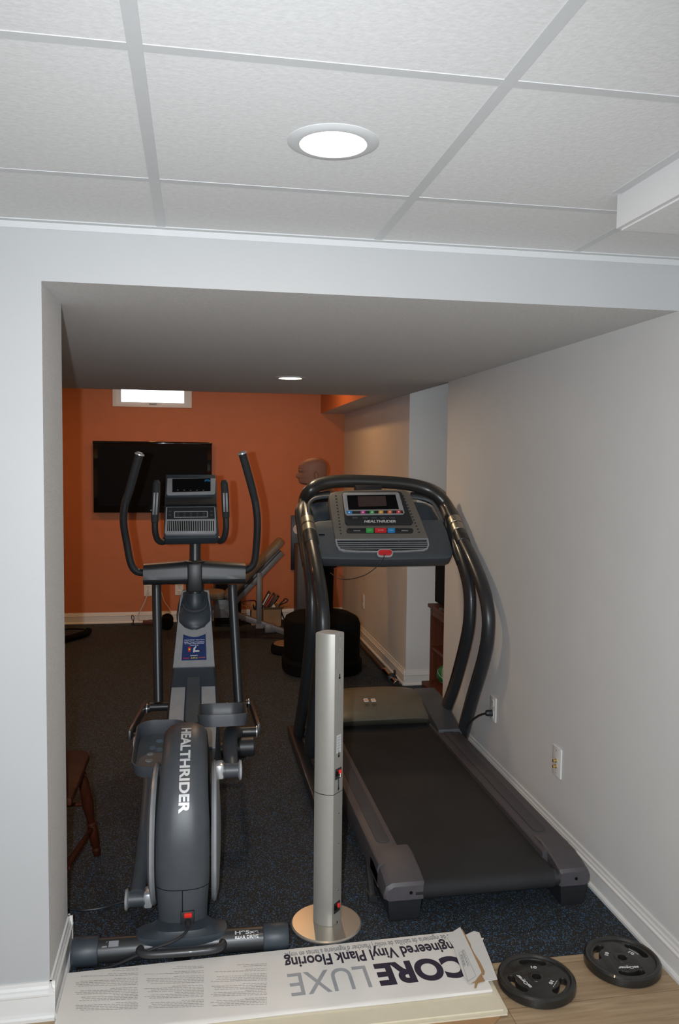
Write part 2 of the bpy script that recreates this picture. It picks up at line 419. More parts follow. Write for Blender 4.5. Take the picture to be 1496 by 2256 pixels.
# recessed lamps: trim ring, baffle and glowing lamp face, with the light they throw
def can_light(loc, label, r_out, r_in, energy):
    t = thing('recessed_light', label, 'ceiling light', loc, 0, 'recessed ceiling lights')
    b = NB()
    lathe(b, [(r_in, -0.001), (r_in+0.004, -0.006), (r_out-0.01, -0.006), (r_out, -0.001), (r_out, 0.0), (r_in, 0.0)], loc, seg=48); obj('trim_ring', b, M['grid'], t)
    b = NB(); lathe(b, [(0.0001, -0.004), (r_in*0.6, -0.0075), (r_in*0.95, -0.004), (r_in, -0.0005), (0.0001, -0.0004)], loc, seg=40); obj('lamp_face', b, M['glow'], t)
    L = lamp('downlight', 'AREA', (loc[0], loc[1], loc[2]-0.012), energy, SOFT, aim=(loc[0], loc[1], 0), shape='DISK', size=r_in*2)
    return t
can_light((0.273, 1.645, ZC), 'large round recessed light glowing in the tiled ceiling', 0.092, 0.064, 2.2)
can_light((0.542, 4.691, ZS), 'smaller recessed light in the grey soffit above the exercise machines', 0.088, 0.064, 7)

# ================================================================== materials for the things
M['black'] = mat('black_plastic', (0.018, 0.019, 0.021), 0.42)
M['black_matte'] = mat('matte_black', (0.0045, 0.0045, 0.005), 0.85, spec=0.1)
M['blacksteel'] = mat('black_painted_steel', (0.022, 0.023, 0.025), 0.36, coat=0.15)
M['navy'] = mat('blue_grey_plastic', (0.030, 0.040, 0.050), 0.45, bump=0.1, bscale=600)
M['slate'] = mat('slate_grey_plastic', (0.050, 0.056, 0.064), 0.42, bump=0.08, bscale=700)
M['silver'] = mat('silver_plastic', (0.36, 0.37, 0.385), 0.33, metal=0.35)
M['silver_hi'] = mat('bright_silver', (0.55, 0.56, 0.57), 0.28, metal=0.5)
M['chrome'] = mat('chrome', (0.7, 0.7, 0.7), 0.15, metal=1.0)
M['drain'] = mat('blue_grey_grommet', (0.13, 0.18, 0.23), 0.25, metal=0.4)
M['slate2'] = mat('blue_slate_plastic', (0.055, 0.062, 0.070), 0.5, bump=0.08, bscale=700)
M['deckgrip'] = mat('ribbed_grip', (0.050, 0.047, 0.052), 0.7, bump=0.4, bscale=500)
M['foam2'] = mat('dark_rail_coating', (0.026, 0.025, 0.023), 0.32, coat=0.25)
M['sensor'] = mat('pulse_sensor_metal', (0.36, 0.33, 0.27), 0.33, metal=0.8)
M['lcd'] = mat('brown_lcd', (0.045, 0.030, 0.028), 0.25)
M['screen'] = mat('dark_glass_screen', (0.0045, 0.0045, 0.005), 0.5, spec=0.06)
M['foam'] = mat('foam_grip', (0.020, 0.021, 0.023), 0.8, bump=0.3, bscale=500)
M['belt'] = mat('running_belt', (0.016, 0.016, 0.017), 0.72, bump=0.35, bscale=900, var=0.2, scale=5, spec=0.35)
M['deckgrey'] = mat('warm_grey_plastic', (0.062, 0.056, 0.062), 0.5, bump=0.15, bscale=900)
M['bronze'] = mat('bronze_grey_lamp_warmed', (0.175, 0.16, 0.138), 0.36, metal=0.35, bump=0.05, bscale=900)  # bronze grey with the soffit lamp's warm glow mixed into the colour
M['hood'] = mat('olive_grey_lamp_lifted', (0.115, 0.105, 0.080), 0.4, metal=0.2)  # olive grey brightened to stand in for the lamp's reflection on the hood
M['sheen'] = mat('lettering_silver', (0.62, 0.62, 0.62), 0.3, metal=0.3)
M['red'] = mat('red_plastic', (0.55, 0.02, 0.025), 0.4)
M['redswitch'] = mat('red_rocker', (0.75, 0.03, 0.02), 0.35)
M['green'] = mat('green_plastic', (0.03, 0.33, 0.06), 0.4)
M['blue'] = mat('blue_plastic', (0.02, 0.22, 0.52), 0.4)
M['pink'] = mat('pink_plastic', (0.55, 0.04, 0.22), 0.4)
M['amber'] = mat('amber_plastic', (0.62, 0.27, 0.02), 0.4)
M['vermil'] = mat('vermilion_plastic', (0.62, 0.10, 0.02), 0.4)
M['alu'] = mat('brushed_aluminium_paint', (0.33, 0.315, 0.285), 0.45, metal=0.35, var=0.02)
M['alubase'] = mat('satin_base_metal', (0.52, 0.47, 0.40), 0.3, metal=0.7, var=0.02)
M['ink'] = mat('dark_ink', (0.02, 0.015, 0.035), 0.6)
M['inkgrey'] = mat('grey_ink', (0.22, 0.225, 0.24), 0.6)
M['inktext'] = mat('small_print_ink', (0.25, 0.24, 0.23), 0.7)
M['carton'] = mat('printed_carton', (0.70, 0.66, 0.61), 0.6, var=0.04, scale=5)
M['kraft'] = mat('kraft_cardboard', (0.36, 0.21, 0.10), 0.75, var=0.06, scale=12)
M['cream'] = mat('cream_foam_sheet', (0.68, 0.61, 0.46), 0.7, var=0.02)
M['iron'] = mat('hammered_black_iron', (0.014, 0.0135, 0.0125), 0.33, bump=0.25, bscale=240, coat=0.3)
M['ironink'] = mat('white_plate_paint', (0.62, 0.62, 0.62), 0.5)
M['skin'] = mat('dummy_skin_rubber', (0.27, 0.125, 0.085), 0.6, spec=0.3, var=0.05, scale=14)
M['oak'] = mat_wood('red_brown_wood', (0.075, 0.020, 0.009), (0.125, 0.036, 0.016), (12, 12, 1.2), 0.5, spec=0.2)
M['chairwood'] = mat_wood('dark_cherry_wood', (0.026, 0.006, 0.0025), (0.055, 0.013, 0.005), (10, 10, 1.5), 0.6, spec=0.12)
M['bench_steel'] = mat('silver_grey_steel', (0.15, 0.152, 0.16), 0.45, metal=0.2)
M['vinyl'] = mat('grey_vinyl_pad', (0.16, 0.135, 0.105), 0.5, bump=0.12, bscale=300)
M['greysteel'] = mat('grey_cabinet_steel', (0.085, 0.088, 0.10), 0.55)
M['darkblue'] = mat('dark_blue_panel', (0.010, 0.012, 0.024), 0.4)
M['whitecord'] = mat('white_cord', (0.55, 0.53, 0.5), 0.5)
M['redwood'] = mat('dull_red_plastic', (0.10, 0.02, 0.015), 0.5)
M['ballgreen'] = mat('green_ball_rubber', (0.01, 0.14, 0.028), 0.5, bump=0.3, bscale=500)
M['decalblue'] = mat('blue_decal', (0.012, 0.03, 0.12), 0.35)
M['decalwhite'] = mat('white_decal', (0.6, 0.62, 0.66), 0.5)
M['alucap'] = mat('grey_cap_plastic', (0.33, 0.32, 0.30), 0.5)
M['alulabel'] = mat('pale_label', (0.50, 0.50, 0.50), 0.5)
M['flap'] = mat('white_card', (0.62, 0.60, 0.57), 0.65, var=0.02)
M['brass'] = mat('brass', (0.62, 0.45, 0.18), 0.3, metal=0.9)
M['gloss_black'] = mat('gloss_black', (0.006, 0.006, 0.007), 0.08, coat=0.5)
M['darkwood'] = mat('dark_brown_veneer', (0.022, 0.014, 0.010), 0.5)
M['tan'] = mat('tan_pad', (0.20, 0.12, 0.07), 0.5, var=0.2, scale=8)
M['rust'] = mat('dull_brown_steel', (0.09, 0.062, 0.045), 0.45, metal=0.5)
M['purple'] = mat('purple_cover', (0.10, 0.03, 0.12), 0.5)
M['inkluxe'] = mat('light_grey_ink', (0.33, 0.335, 0.35), 0.6)
M['yellow'] = mat('yellow_decal', (0.65, 0.5, 0.02), 0.5)

# ================================================================== ELLIPTICAL TRAINER (local frame: x right, y towards the console, z up)
E = thing('elliptical_trainer', 'black and silver elliptical trainer with flywheel housing nearest the camera', 'elliptical', (-0.041, 2.56, 0), math.radians(-1.45))
EM = ROOTM[E.name]
def ep(name, bm, m, par=None, **kw): return obj(name, bm, m, par or E, local=True, **kw)
def eY(x, y, ly):
    """photograph pixel -> local point lying about ly metres ahead of the rear stabiliser"""
    p = onY(x, y, 2.56+ly); return EM.inverted() @ p
# rear stabiliser
b = NB(); cyl(b, (-0.262, 0, 0.043), (0.262, 0, 0.043), 0.037, seg=28); ep('rear_stabilizer', b, M['blacksteel'])
for s in (-1, 1):
    b = NB(); tube(b, [(s*0.258, 0, 0.044), (s*0.262, 0, 0.044), (s*0.329, 0, 0.044), (s*0.340, 0, 0.044)], [0.041, 0.0435, 0.0435, 0.040], seg=28, sub=1); ep('end_cap', b, M['navy'])
for s in (-0.30, 0.0, 0.30):
    b = NB(); bx(b, s-0.025, s+0.025, -0.02, 0.02, 0.0, 0.02); ep('floor_pad', b, M['black_matte'])
# lift handle bar in front of the stabiliser
b = NB(); tube(b, [(-0.125, -0.02, 0.055), (-0.128, -0.045, 0.056), (-0.10, -0.062, 0.056), (0.0, -0.066, 0.056), (0.10, -0.062, 0.056), (0.128, -0.045, 0.056), (0.125, -0.02, 0.055)], 0.013, seg=12); ep('lift_handle', b, M['blacksteel'])
# flared foot of the housing
b = NB()
def sup(a, c, z, yo, n=3.0, k=36):
    out = []
    for i in range(k):
        t = 2*PI*i/k; cx_, sy_ = math.cos(t), math.sin(t)
        out.append(V((a*abs(cx_)**(2/n)*(1 if cx_ >= 0 else -1), yo + c*abs(sy_)**(2/n)*(1 if sy_ >= 0 else -1), z)))
    return out
rings(b, [sup(0.148, 0.055, 0.055, 0.02), sup(0.153, 0.058, 0.068, 0.02), sup(0.142, 0.056, 0.083, 0.02), sup(0.105, 0.05, 0.09, 0.025), sup(0.09, 0.05, 0.097, 0.03)])
ep('housing_foot', b, M['navy'])
# flywheel housing: crowned rim swept along its side profile
prof = [(0.035, 0.06), (0.025, 0.13), (0.022, 0.21), (0.022, 0.21), (0.018, 0.30), (0.03, 0.39), (0.065, 0.48), (0.12, 0.555), (0.19, 0.61), (0.27, 0.642), (0.35, 0.648), (0.43, 0.625), (0.50, 0.565), (0.545, 0.47), (0.56, 0.36), (0.545, 0.24), (0.50, 0.14), (0.42, 0.075)]
NP = 9
def rim_curve():
    pts = catmull([V((0, y, z)) for y, z in prof if True], 5)
    return pts
cl = V((0, 0.30, 0.31))
rows = []
P = catmull([V((0, y, z)) for y, z in [(0.035, 0.06), (0.025, 0.13), (0.020, 0.21)] + prof[4:]], 6)
for i, p in enumerate(P):
    t = (P[min(i+1, len(P)-1)]-P[max(i-1, 0)]).normalized(); n = V((0, -t.z, t.y))  # outward
    if n.dot(p-cl) < 0: n = -n
    hw = 0.078 + 0.008*min(1, max(0, (p.z-0.12)/0.12)) - 0.012*min(1, max(0, (p.z-0.42)/0.2))
    r = []
    for k in range(NP+1):
        u = -1+2*k/NP; x = hw*u
        r.append(p - n*(0.030*abs(u)**3.2) + V((x, 0, 0)))
    rows.append(r)
b = NB(); sheet(b, rows)
# close the sides
for s in (0, NP):
    f = [b.verts.new(r[s]) for r in rows]; b.faces.new(f)
b.faces.new([b.verts.new(q) for q in rows[0]] + [b.verts.new(q) for q in rows[-1][::-1]])
hs = ep('flywheel_housing', b, M['slate'], angle=50)
# seam between column and upper rim cover
pz = min(range(len(P)), key=lambda i: abs(P[i].z-0.215) + (0 if P[i].y < 0.1 else 9))
b = NB(); tube(b, [q + V((0, -0.0006, 0)) for q in rows[pz]], 0.0011, seg=6, sub=1); ep('cover_seam', b, M['black_matte'], hs)
b = NB(); bx(b, -0.0012, 0.0012, 0.0185, 0.025, 0.085, 0.21); ep('column_seam', b, M['black_matte'], hs)
# HEALTHRIDER along the rim: arc-length mapping
acc = [0.0]
for a, c in zip(P[:-1], P[1:]): acc.append(acc[-1]+(c-a).length)
def rim_at(s_, x, h):
    s_ = min(max(s_, 0), acc[-1]-1e-6)
    i = max(j for j in range(len(acc)-1) if acc[j] <= s_); f = (s_-acc[i])/(acc[i+1]-acc[i])
    p = P[i].lerp(P[i+1], f); t = (P[i+1]-P[i]).normalized(); n = V((0, -t.z, t.y))
    if n.dot(p-cl) < 0: n = -n
    u = x/0.088
    return p - n*(0.030*abs(u)**3.2) + n*(h+0.0006) + V((x, 0, 0))
s0 = min(range(len(P)), key=lambda i: abs(P[i].z-0.447) + (0 if P[i].y < 0.15 else 9)); s0 = acc[s0]
b = NB(); text(b, 'HEALTHRIDER', 0.05, None, offset=0.0016, fit=(0.335, 0.034), fn=lambda c: rim_at(s0+0.1675-c.x, c.y*1.0+0.004, c.z))
ep('lettering', b, M['sheen'], hs, smooth=False)
# silver side discs, crank arms, pins
CY_, CZ_ = 0.29, 0.285
RX = Matrix.Rotation(PI/2, 3, 'Y')
for s in (-1, 1):
    b = NB(); lathe(b, [(0.0001, 0.0), (0.228, 0.0), (0.236, 0.008*s), (0.232, 0.016*s), (0.19, 0.026*s), (0.06, 0.032*s), (0.0001, 0.033*s)], (s*0.092, CY_, CZ_), seg=64, R=RX)
    d = ep('side_disc', b, M['silver'], hs)
    a = 1 if s > 0 else -1
    py, pz_ = CY_ - 0.0*a, CZ_ + 0.215*a
    if a < 0: py, pz_ = CY_-0.10, CZ_-0.185
    else: py, pz_ = CY_+0.01, CZ_+0.205
    b = NB(); box(b, (s*0.120, py, pz_+0.004), (0.030, 0.062, 0.052), bev=0.008)
    ep('crank_arm', b, M['silver_hi'])
    b = NB(); tube(b, [(s*0.130, py, pz_), (s*0.138, py, pz_), (s*0.139, py, pz_), (s*0.187, py, pz_)], [0.030, 0.030, 0.026, 0.026], seg=28, sub=1)
    pin = ep('crank_pin', b, M['slate'])
    b = NB(); tube(b, [(s*0.185, py, pz_), (s*0.190, py, pz_), (s*0.197, py, pz_), (s*0.200, py, pz_)], [0.026, 0.036, 0.033, 0.012], seg=28, sub=1); ep('pin_cap', b, M['silver_hi'], pin)
    if s > 0: RPIN = V((0.162, py, pz_))
    else: LPIN = V((-0.162, py, pz_))
# power socket with red rocker switch on the column
b = NB(); box(b, (0.016, 0.024, 0.115), (0.044, 0.012, 0.048), bev=0.003); so = ep('power_socket', b, M['black'])
b = NB(); box(b, (0.018, 0.016, 0.128), (0.026, 0.010, 0.015), rot=Matrix.Rotation(0.25, 3, 'X'), bev=0.003); ep('rocker_switch', b, M['redswitch'], so)
# power cord from the socket over the stabiliser to the floor
b = NB(); tube(b, [(0.018, 0.016, 0.104), (0.016, -0.02, 0.098), (-0.02, -0.052, 0.088), (-0.08, -0.060, 0.075), (-0.14, -0.055, 0.050), (-0.20, -0.052, 0.024), (-0.27, -0.050, 0.006)], 0.0045, seg=8)
cyl(b, (0.018, 0.022, 0.106), (0.018, -0.004, 0.103), 0.011, 0.008, seg=12); ep('power_cord', b, M['black'])
# spine: front shroud and centre rail
st = [(1.70, 0.92, 0.070), (1.64, 0.875, 0.078), (1.56, 0.76, 0.088), (1.425, 0.583, 0.103), (1.39, 0.549, 0.108), (1.34, 0.505, 0.113), (1.24, 0.435, 0.118), (1.14, 0.372, 0.120), (0.98, 0.315, 0.115), (0.80, 0.285, 0.10), (0.55, 0.27, 0.085)]
b = NB(); rs = []
for y, z, hw in st:
    zb = 0.10 if y < 1.3 else 0.10 + (y-1.3)*0.4
    yb = y+0.05
    k = hw*1.12
    rs.append([V((-hw*0.9, y, z)), V((hw*0.9, y, z)), V((hw, y+0.008, z-0.012)), V((k, yb+0.08, zb+0.03)), V((k*0.8, yb+0.08, zb)), V((-k*0.8, yb+0.08, zb)), V((-k, yb+0.08, zb+0.03)), V((-hw, y+0.008, z-0.012))])
rings(b, rs); ep('front_shroud', b, M['navy'], angle=40)
def spine_at(y):
    for (y0, z0, h0), (y1, z1, h1) in zip(st[:-1], st[1:]):
        if y1 <= y <= y0:
            f = (y0-y)/(y0-y1); return V((0, y, z0+(z1-z0)*f)), h0+(h1-h0)*f, V((0, -(z1-z0), (y1-y0))).normalized()*(-1)
def strip(u0, u1, ya, yb, th, n=14, taper=None):
    rr = []
    for i in range(n+1):
        y = ya+(yb-ya)*i/n; p, hw, nn = spine_at(y)
        if nn.z < 0: nn = -nn
        a, c = u0*hw, u1*hw
        if taper: a, c = taper(i/n, hw)
        rr.append([p+V((a, 0, 0))-nn*0.004, p+V((c, 0, 0))-nn*0.004, p+V((c, 0, 0))+nn*th, p+V((a, 0, 0))+nn*th])
    b = NB(); rings(b, rr); return b
fp = ep('silver_panel', strip(-0.97, 0.97, 1.69, 1.422, 0.007), M['silver'])
ep('rail_trim', strip(-0.90, -0.34, 1.335, 1.0, 0.010), M['silver']); ep('rail_trim', strip(0.34, 0.90, 1.335, 1.0, 0.010), M['silver'])
ep('centre_cover', strip(-0.27, 0.27, 1.375, 1.155, 0.016), M['slate'])
b = strip(-0.30, 0.30, 1.15, 1.02, 0.012); pl = ep('nameplate', b, M['decalblue'])
p, hw, nn = spine_at(1.12)
b = NB(); text(b, 'HYBRID', 0.02, frame(p + nn*0.0135, (1, 0, 0), (0, 0.8, 0.5)), fit=(0.05, 0.010)); ep('lettering', b, M['silver'], pl, smooth=False)
# blue exercise decal on the silver panel
p0, hw, n0 = spine_at(1.486)
dn = n0 if n0.z > 0 else -n0
DU = (spine_at(1.53)[0]-spine_at(1.44)[0]).normalized()
DM = frame(p0 + dn*0.0085, (1, 0, 0), DU) @ Matrix.Diagonal((1.12, 1.0, 1.0, 1))
out = [(-0.054, -0.070), (0.054, -0.070), (0.049, 0.070)] + [(0.049-0.098*i/10, 0.070-0.016*math.sin(PI*i/10)) for i in range(1, 10)] + [(-0.049, 0.070)]
b = NB(); plate2d(b, [out], DM, 0.0008); dc = ep('exercise_decal', b, M['decalblue'], fp)
DM2 = DM @ Matrix.Translation((0, 0, 0.001))
b = NB()
for s_, yy, ww, hh in (('Intensity Rating * Power Curve', 0.038, 0.088, 0.0065), ('Builds * Tones * Conditions', 0.027, 0.088, 0.0068), ('for thighs, calves and arms', 0.018, 0.084, 0.005), ('Total Body', 0.009, 0.038, 0.006), ('INTENSITY', -0.046, 0.032, 0.006)):
    text(b, s_, 0.008, DM2 @ Matrix.Translation((0, yy, 0)), fit=(ww, hh), offset=0.0002)
for px_, py_, w_, h_, r_ in ((0.0, -0.016, 0.008, 0.026, 0.1), (0.012, -0.022, 0.024, 0.008, 0.0), (0.005, -0.002, 0.006, 0.012, 0.5)):
    plate2d(b, [rrect(w_, h_, 0.003)], DM2 @ Matrix.Translation((px_, py_, 0)) @ Matrix.Rotation(-r_, 4, 'Z'), 0.0006)
ep('white_print', b, M['decalwhite'], dc, smooth=False)
b = NB(); plate2d(b, [rrect(0.014, 0.011, 0.0045)], DM2 @ Matrix.Translation((0.026, -0.021, 0)), 0.0006); bx_ = ep('wheel_print', b, M['black'], dc)
for nm, mm, xx in (('red_print', 'red', -0.034), ('yellow_print', 'yellow', 0.0), ('orange_print', 'vermil', 0.034)):
    b = NB(); text(b, {-0.034: '1-Low', 0.0: '2-Med', 0.034: '3-High'}[xx], 0.01, DM2 @ Matrix.Translation((xx, -0.058, 0)), fit=(0.028, 0.008), offset=0.0003)
    ep(nm, b, M[mm], dc, smooth=False); b = NB()
    if xx < 0:
        plate2d(b, [rrect(0.011, 0.028, 0.005)], DM2 @ Matrix.Translation((-0.021, -0.012, 0)), 0.0004)
    if xx == 0.0: plate2d(b, [rrect(0.008, 0.009, 0.003)], DM2 @ Matrix.Translation((-0.021, -0.012, 0.0006)), 0.0004)
    if xx <= 0: ep('muscle_print', b, M[mm], dc, smooth=False)
# bottle holder moulding on top of the panel, round the mast foot
b = NB()
hp = [(0, 0.072, 1.68, 0.905), (0, 0.084, 1.635, 0.862), (0, 0.093, 1.595, 0.808), (0, 0.088, 1.572, 0.777), (0, 0.056, 1.552, 0.750), (0, 0.012, 1.543, 0.736)]
rr = []
for _, hw_, y, z in hp:
    rr.append([V((-hw_, y, z)), V((-hw_*0.6, y-0.020, z+0.014)), V((hw_*0.6, y-0.020, z+0.014)), V((hw_, y, z)), V((hw_*0.9, y+0.05, z-0.02)), V((-hw_*0.9, y+0.05, z-0.02))])
rings(b, rr); ep('bottle_holder', b, M['navy'], angle=60)
b = NB()
tube(b, [V((0.058*math.cos(a), 1.600+0.035*math.sin(a), 0.860+0.03*math.sin(a))) for a in [PI*(1.0+i/12) for i in range(13)]], 0.007, seg=8, sub=1)
ep('holder_lip', b, M['slate'])
# mast
b = NB(); tube(b, [(0.0, 1.64, 0.80), (0.0, 1.64, 0.94), (0.0, 1.655, 1.06), (0.0, 1.665, 1.235)], [0.033, 0.0305, 0.029, 0.028], seg=24, sub=2); ep('mast', b, M['blacksteel'])
b = NB(); lathe(b, [(0.034, 0.80), (0.052, 0.83), (0.050, 0.88), (0.038, 0.915), (0.034, 0.915)], (0, 1.64, 0), seg=28); ep('mast_boot', b, M['navy'])
# crossbar shell
b = NB()
def cb(u, x):
    hz = 0.052+0.008*(1-abs(u)); zc = 1.012+0.010*(1-abs(u)); hy = 0.060
    pts = []
    for i in range(24):
        t = 2*PI*i/24; c_, s_ = math.cos(t), math.sin(t)
        n = 3.2
        yy = hy*abs(c_)**(2/n)*(1 if c_ >= 0 else -1); zz = hz*abs(s_)**(2/n)*(1 if s_ >= 0 else -1)
        if zz > 0: yy *= 0.86
        pts.append(V((x, 1.64+yy, zc+zz)))
    return pts
rings(b, [cb(u, u*0.256) for u in (-1, -0.96, -0.6, -0.3, 0, 0.3, 0.6, 0.96, 1)]); ep('crossbar', b, M['black'])
b = NB(); lathe(b, [(0.044, 0.925), (0.046, 0.95), (0.044, 1.02), (0.05, 1.065), (0.054, 1.08), (0.034, 1.083), (0.031, 0.925)], (0, 1.632, 0), seg=30); rings_ = None
box(b, (0, 1.585, 1.0), (0.072, 0.03, 0.145), bev=0.01); ep('mast_collar', b, M['black'])
# moving arms: each is one bent tube with a foam grip, and the swing leg below
armL = [(317, 1262), (300, 1258), (288, 1240), (279, 1195), (272, 1150), (275, 1112), (285, 1080), (296, 1040), (307, 1002)]
armR = [(532, 1259), (548, 1253), (560, 1238), (565, 1200), (567, 1150), (563, 1110), (555, 1075), (545, 1038), (534, 1000)]
for s, pts in ((-1, armL), (1, armR)):
    Q = []
    for i, (x, y) in enumerate(pts):
        dy = [1.64, 1.63, 1.62, 1.60, 1.57, 1.55, 1.535, 1.52, 1.51][i]
        Q.append(eY(x, y, dy))
    b = NB(); tube(b, [Q[0]+V((-s*0.02, 0, 0))] + Q[:7], 0.0185, seg=16, sub=6); arm = ep('handlebar', b, M['blacksteel'])
    b = NB()
    G = [Q[5].lerp(Q[6], 0.2), Q[6], Q[7], Q[8]]
    tube(b, G, [0.0215, 0.024, 0.0245, 0.0245], seg=18, sub=5, flat=0.82, up=(0, 1, 0)); ep('foam_grip', b, M['foam'], arm)
    d = (Q[8]-Q[7]).normalized()
    b = NB(); tube(b, [Q[8], Q[8]+d*0.006, Q[8]+d*0.012], [0.0245, 0.0235, 0.013], seg=18, sub=1); ep('end_plug', b, M['silver_hi'], arm, label='silver end plug')
    # swing leg
    A = eY(345 if s < 0 else 512, 1300, 1.64); Bq = eY(349 if s < 0 else 526, 1546, 1.50)
    b = NB(); tube(b, [A + V((0, 0, 0.03)), A, Bq], 0.0235, seg=18, sub=1); leg = ep('swing_leg', b, M['blacksteel'])
    pv = eY(352 if s < 0 else 522, 1557, 1.50)
    b = NB(); cyl(b, pv+V((-0.048, 0, 0)), pv+V((0.048, 0, 0)), 0.021, seg=22); piv = ep('pivot_axle', b, M['blacksteel'])
    cyl_b = NB(); q = pv + V((-s*0.05, 0, 0)); tube(cyl_b, [q+V((s*0.006, 0, 0)), q, q+V((-s*0.005, 0, 0))], [0.022, 0.0245, 0.015], seg=22, sub=1); ep('axle_cap', cyl_b, M['silver_hi'], piv)
    # outer axle of the link and its cap
    q = eY(325 if s < 0 else 547, 1561 if s < 0 else 1549, 1.50)
    b = NB(); cyl(b, pv+V((s*0.04, 0, 0)), q, 0.012, seg=14); tube(b, [q+V((-s*0.012, 0, 0)), q], [0.02, 0.02], seg=20, sub=1); ep('link_axle', b, M['blacksteel'], piv)
    b = NB(); tube(b, [q, q+V((s*0.004, 0, 0)), q+V((s*0.008, 0, 0))], [0.024, 0.024, 0.012], seg=20, sub=1); ep('axle_cap', b, M['silver_hi'], piv)
    # link bar back to the pedal arm, the pedal arm, its roller
    jt = eY(322 if s < 0 else 543, 1625 if s < 0 else 1612, 0.86 if s < 0 else 0.95)
    b = NB(); k = pv + V((s*0.072, 0, 0)); beam(b, k+V((0, 0.02, 0)), V((k.x+s*0.01, jt.y, jt.z+0.01)), 0.016, 0.045, bev=0.004); ep('link_bar', b, M['blacksteel'])
    b = NB(); cyl(b, jt+V((-0.05, 0, 0)), jt+V((0.042, 0, 0)) if s > 0 else jt+V((0.05, 0, 0)), 0.021, seg=20); jj = ep('arm_joint', b, M['blacksteel'])
    if s > 0:
        b = NB(); q = jt+V((0.042, 0, 0)); tube(b, [q, q+V((0.004, 0, 0)), q+V((0.008, 0, 0))], [0.025, 0.025, 0.012], seg=22, sub=1); ep('axle_cap', b, M['silver_hi'], jj)
        q = eY(545, 1645, 0.88); b = NB(); tube(b, [q+V((-0.075, 0, 0)), q+V((-0.07, 0, 0)), q+V((0.025, 0, 0)), q+V((0.032, 0, 0))], [0.034, 0.04, 0.04, 0.035], seg=28, sub=1); ep('roller', b, M['black'])
    else:
        q = eY(297, 1638, 0.80); b = NB(); tube(b, [q+V((0.06, 0, 0)), q+V((0.005, 0, 0)), q+V((0.003, 0, 0)), q+V((-0.004, 0, 0)), q+V((-0.007, 0, 0))], [0.012, 0.012, 0.028, 0.026, 0.012], seg=24, sub=1); ep('axle_cap', b, M['silver_hi'], jj)
    if s > 0: RJ = jt
    else: LJ = jt
# pedal arms
b = NB(); Pm = eY(502, 1640, 0.52); tube(b, [RPIN + V((0.0, 0.0, 0.004)), eY(507, 1652, 0.45), eY(509, 1615, 0.66), RJ + V((-0.04, 0.0, -0.005))], [0.024, 0.028, 0.029, 0.026], seg=18, sub=2); ep('pedal_arm', b, M['slate'])
b = NB(); tube(b, [LPIN + V((0.003, 0.0, 0.015)), eY(314, 1900, 0.33), eY(330, 1740, 0.60), LJ + V((0.01, 0.0, -0.04)), LJ], [0.026, 0.029, 0.029, 0.028, 0.024], seg=18, sub=3); ep('pedal_arm', b, M['slate'])
# pedals: shallow tray with a raised wall and drain holes
def pedal(c, tilt, w_, l_, holes, yawz=0.0):
    R = Matrix.Rotation(yawz, 4, 'Z') @ Matrix.Rotation(tilt, 4, 'X'); Mx = Matrix.Translation(c) @ R
    out = rrect(w_, l_, 0.055, n=8)
    hl = [[(hx+0.0095*math.cos(2*PI*i/14)*1.2, hy+0.0095*math.sin(2*PI*i/14)) for i in range(14)] for hx, hy in holes]
    b = NB(); plate2d(b, [out]+hl, Mx @ Matrix.Translation((0, 0, -0.012)), 0.014); pd = ep('pedal', b, M['slate'])
    b = NB(); n = len(out); rr = []
    for q, z0 in ((1.0, -0.014), (1.06, 0.03), (1.07, 0.048), (1.02, 0.05), (0.97, 0.035), (0.93, 0.0)):
        rr.append([Mx @ V((x*q, y*(1+(q-1)*w_/l_), (z0*(1.15 if y > -l_*0.15 else 0.62) if z0 > 0 else z0))) for x, y in out])
    rings(b, rr, cap=False, closed=True); ep('pedal_rim', b, M['slate'], pd)
    for hx, hy in holes:
        b = NB(); tube(b, [Mx @ V((hx, hy, -0.018)), Mx @ V((hx, hy, 0.0025)), Mx @ V((hx, hy, 0.003)), Mx @ V((hx, hy, -0.006))], [0.0145, 0.0145, 0.0115, 0.009], seg=16, sub=1); ep('drain_grommet', b, M['drain'], pd)
    return pd
pedal(eY(490, 1586, 0.62), math.radians(-14), 0.178, 0.32, [(-0.04, -0.08), (-0.04, -0.03), (-0.04, 0.02), (0.04, -0.05)])
pedal(eY(353, 1658, 0.50), math.radians(9), 0.178, 0.30, [(-0.008, 0.085), (-0.030, 0.035), (-0.036, -0.012), (-0.036, -0.062), (-0.004, 0.02)])
# front stabiliser and base tube
b = NB(); cyl(b, (-0.27, 1.78, 0.04), (0.27, 1.78, 0.04), 0.035, seg=24); ep('front_stabilizer', b, M['blacksteel'])
b = NB(); beam(b, (0, 0.05, 0.06), (0, 1.8, 0.06), 0.06, 0.06, bev=0.006); ep('base_tube', b, M['blacksteel'])
b = NB(); tube(b, [(0, 1.80, 0.06), (0, 1.74, 0.4), (0, 1.68, 0.80)], 0.03, seg=16, sub=3); ep('front_upright', b, M['blacksteel'])
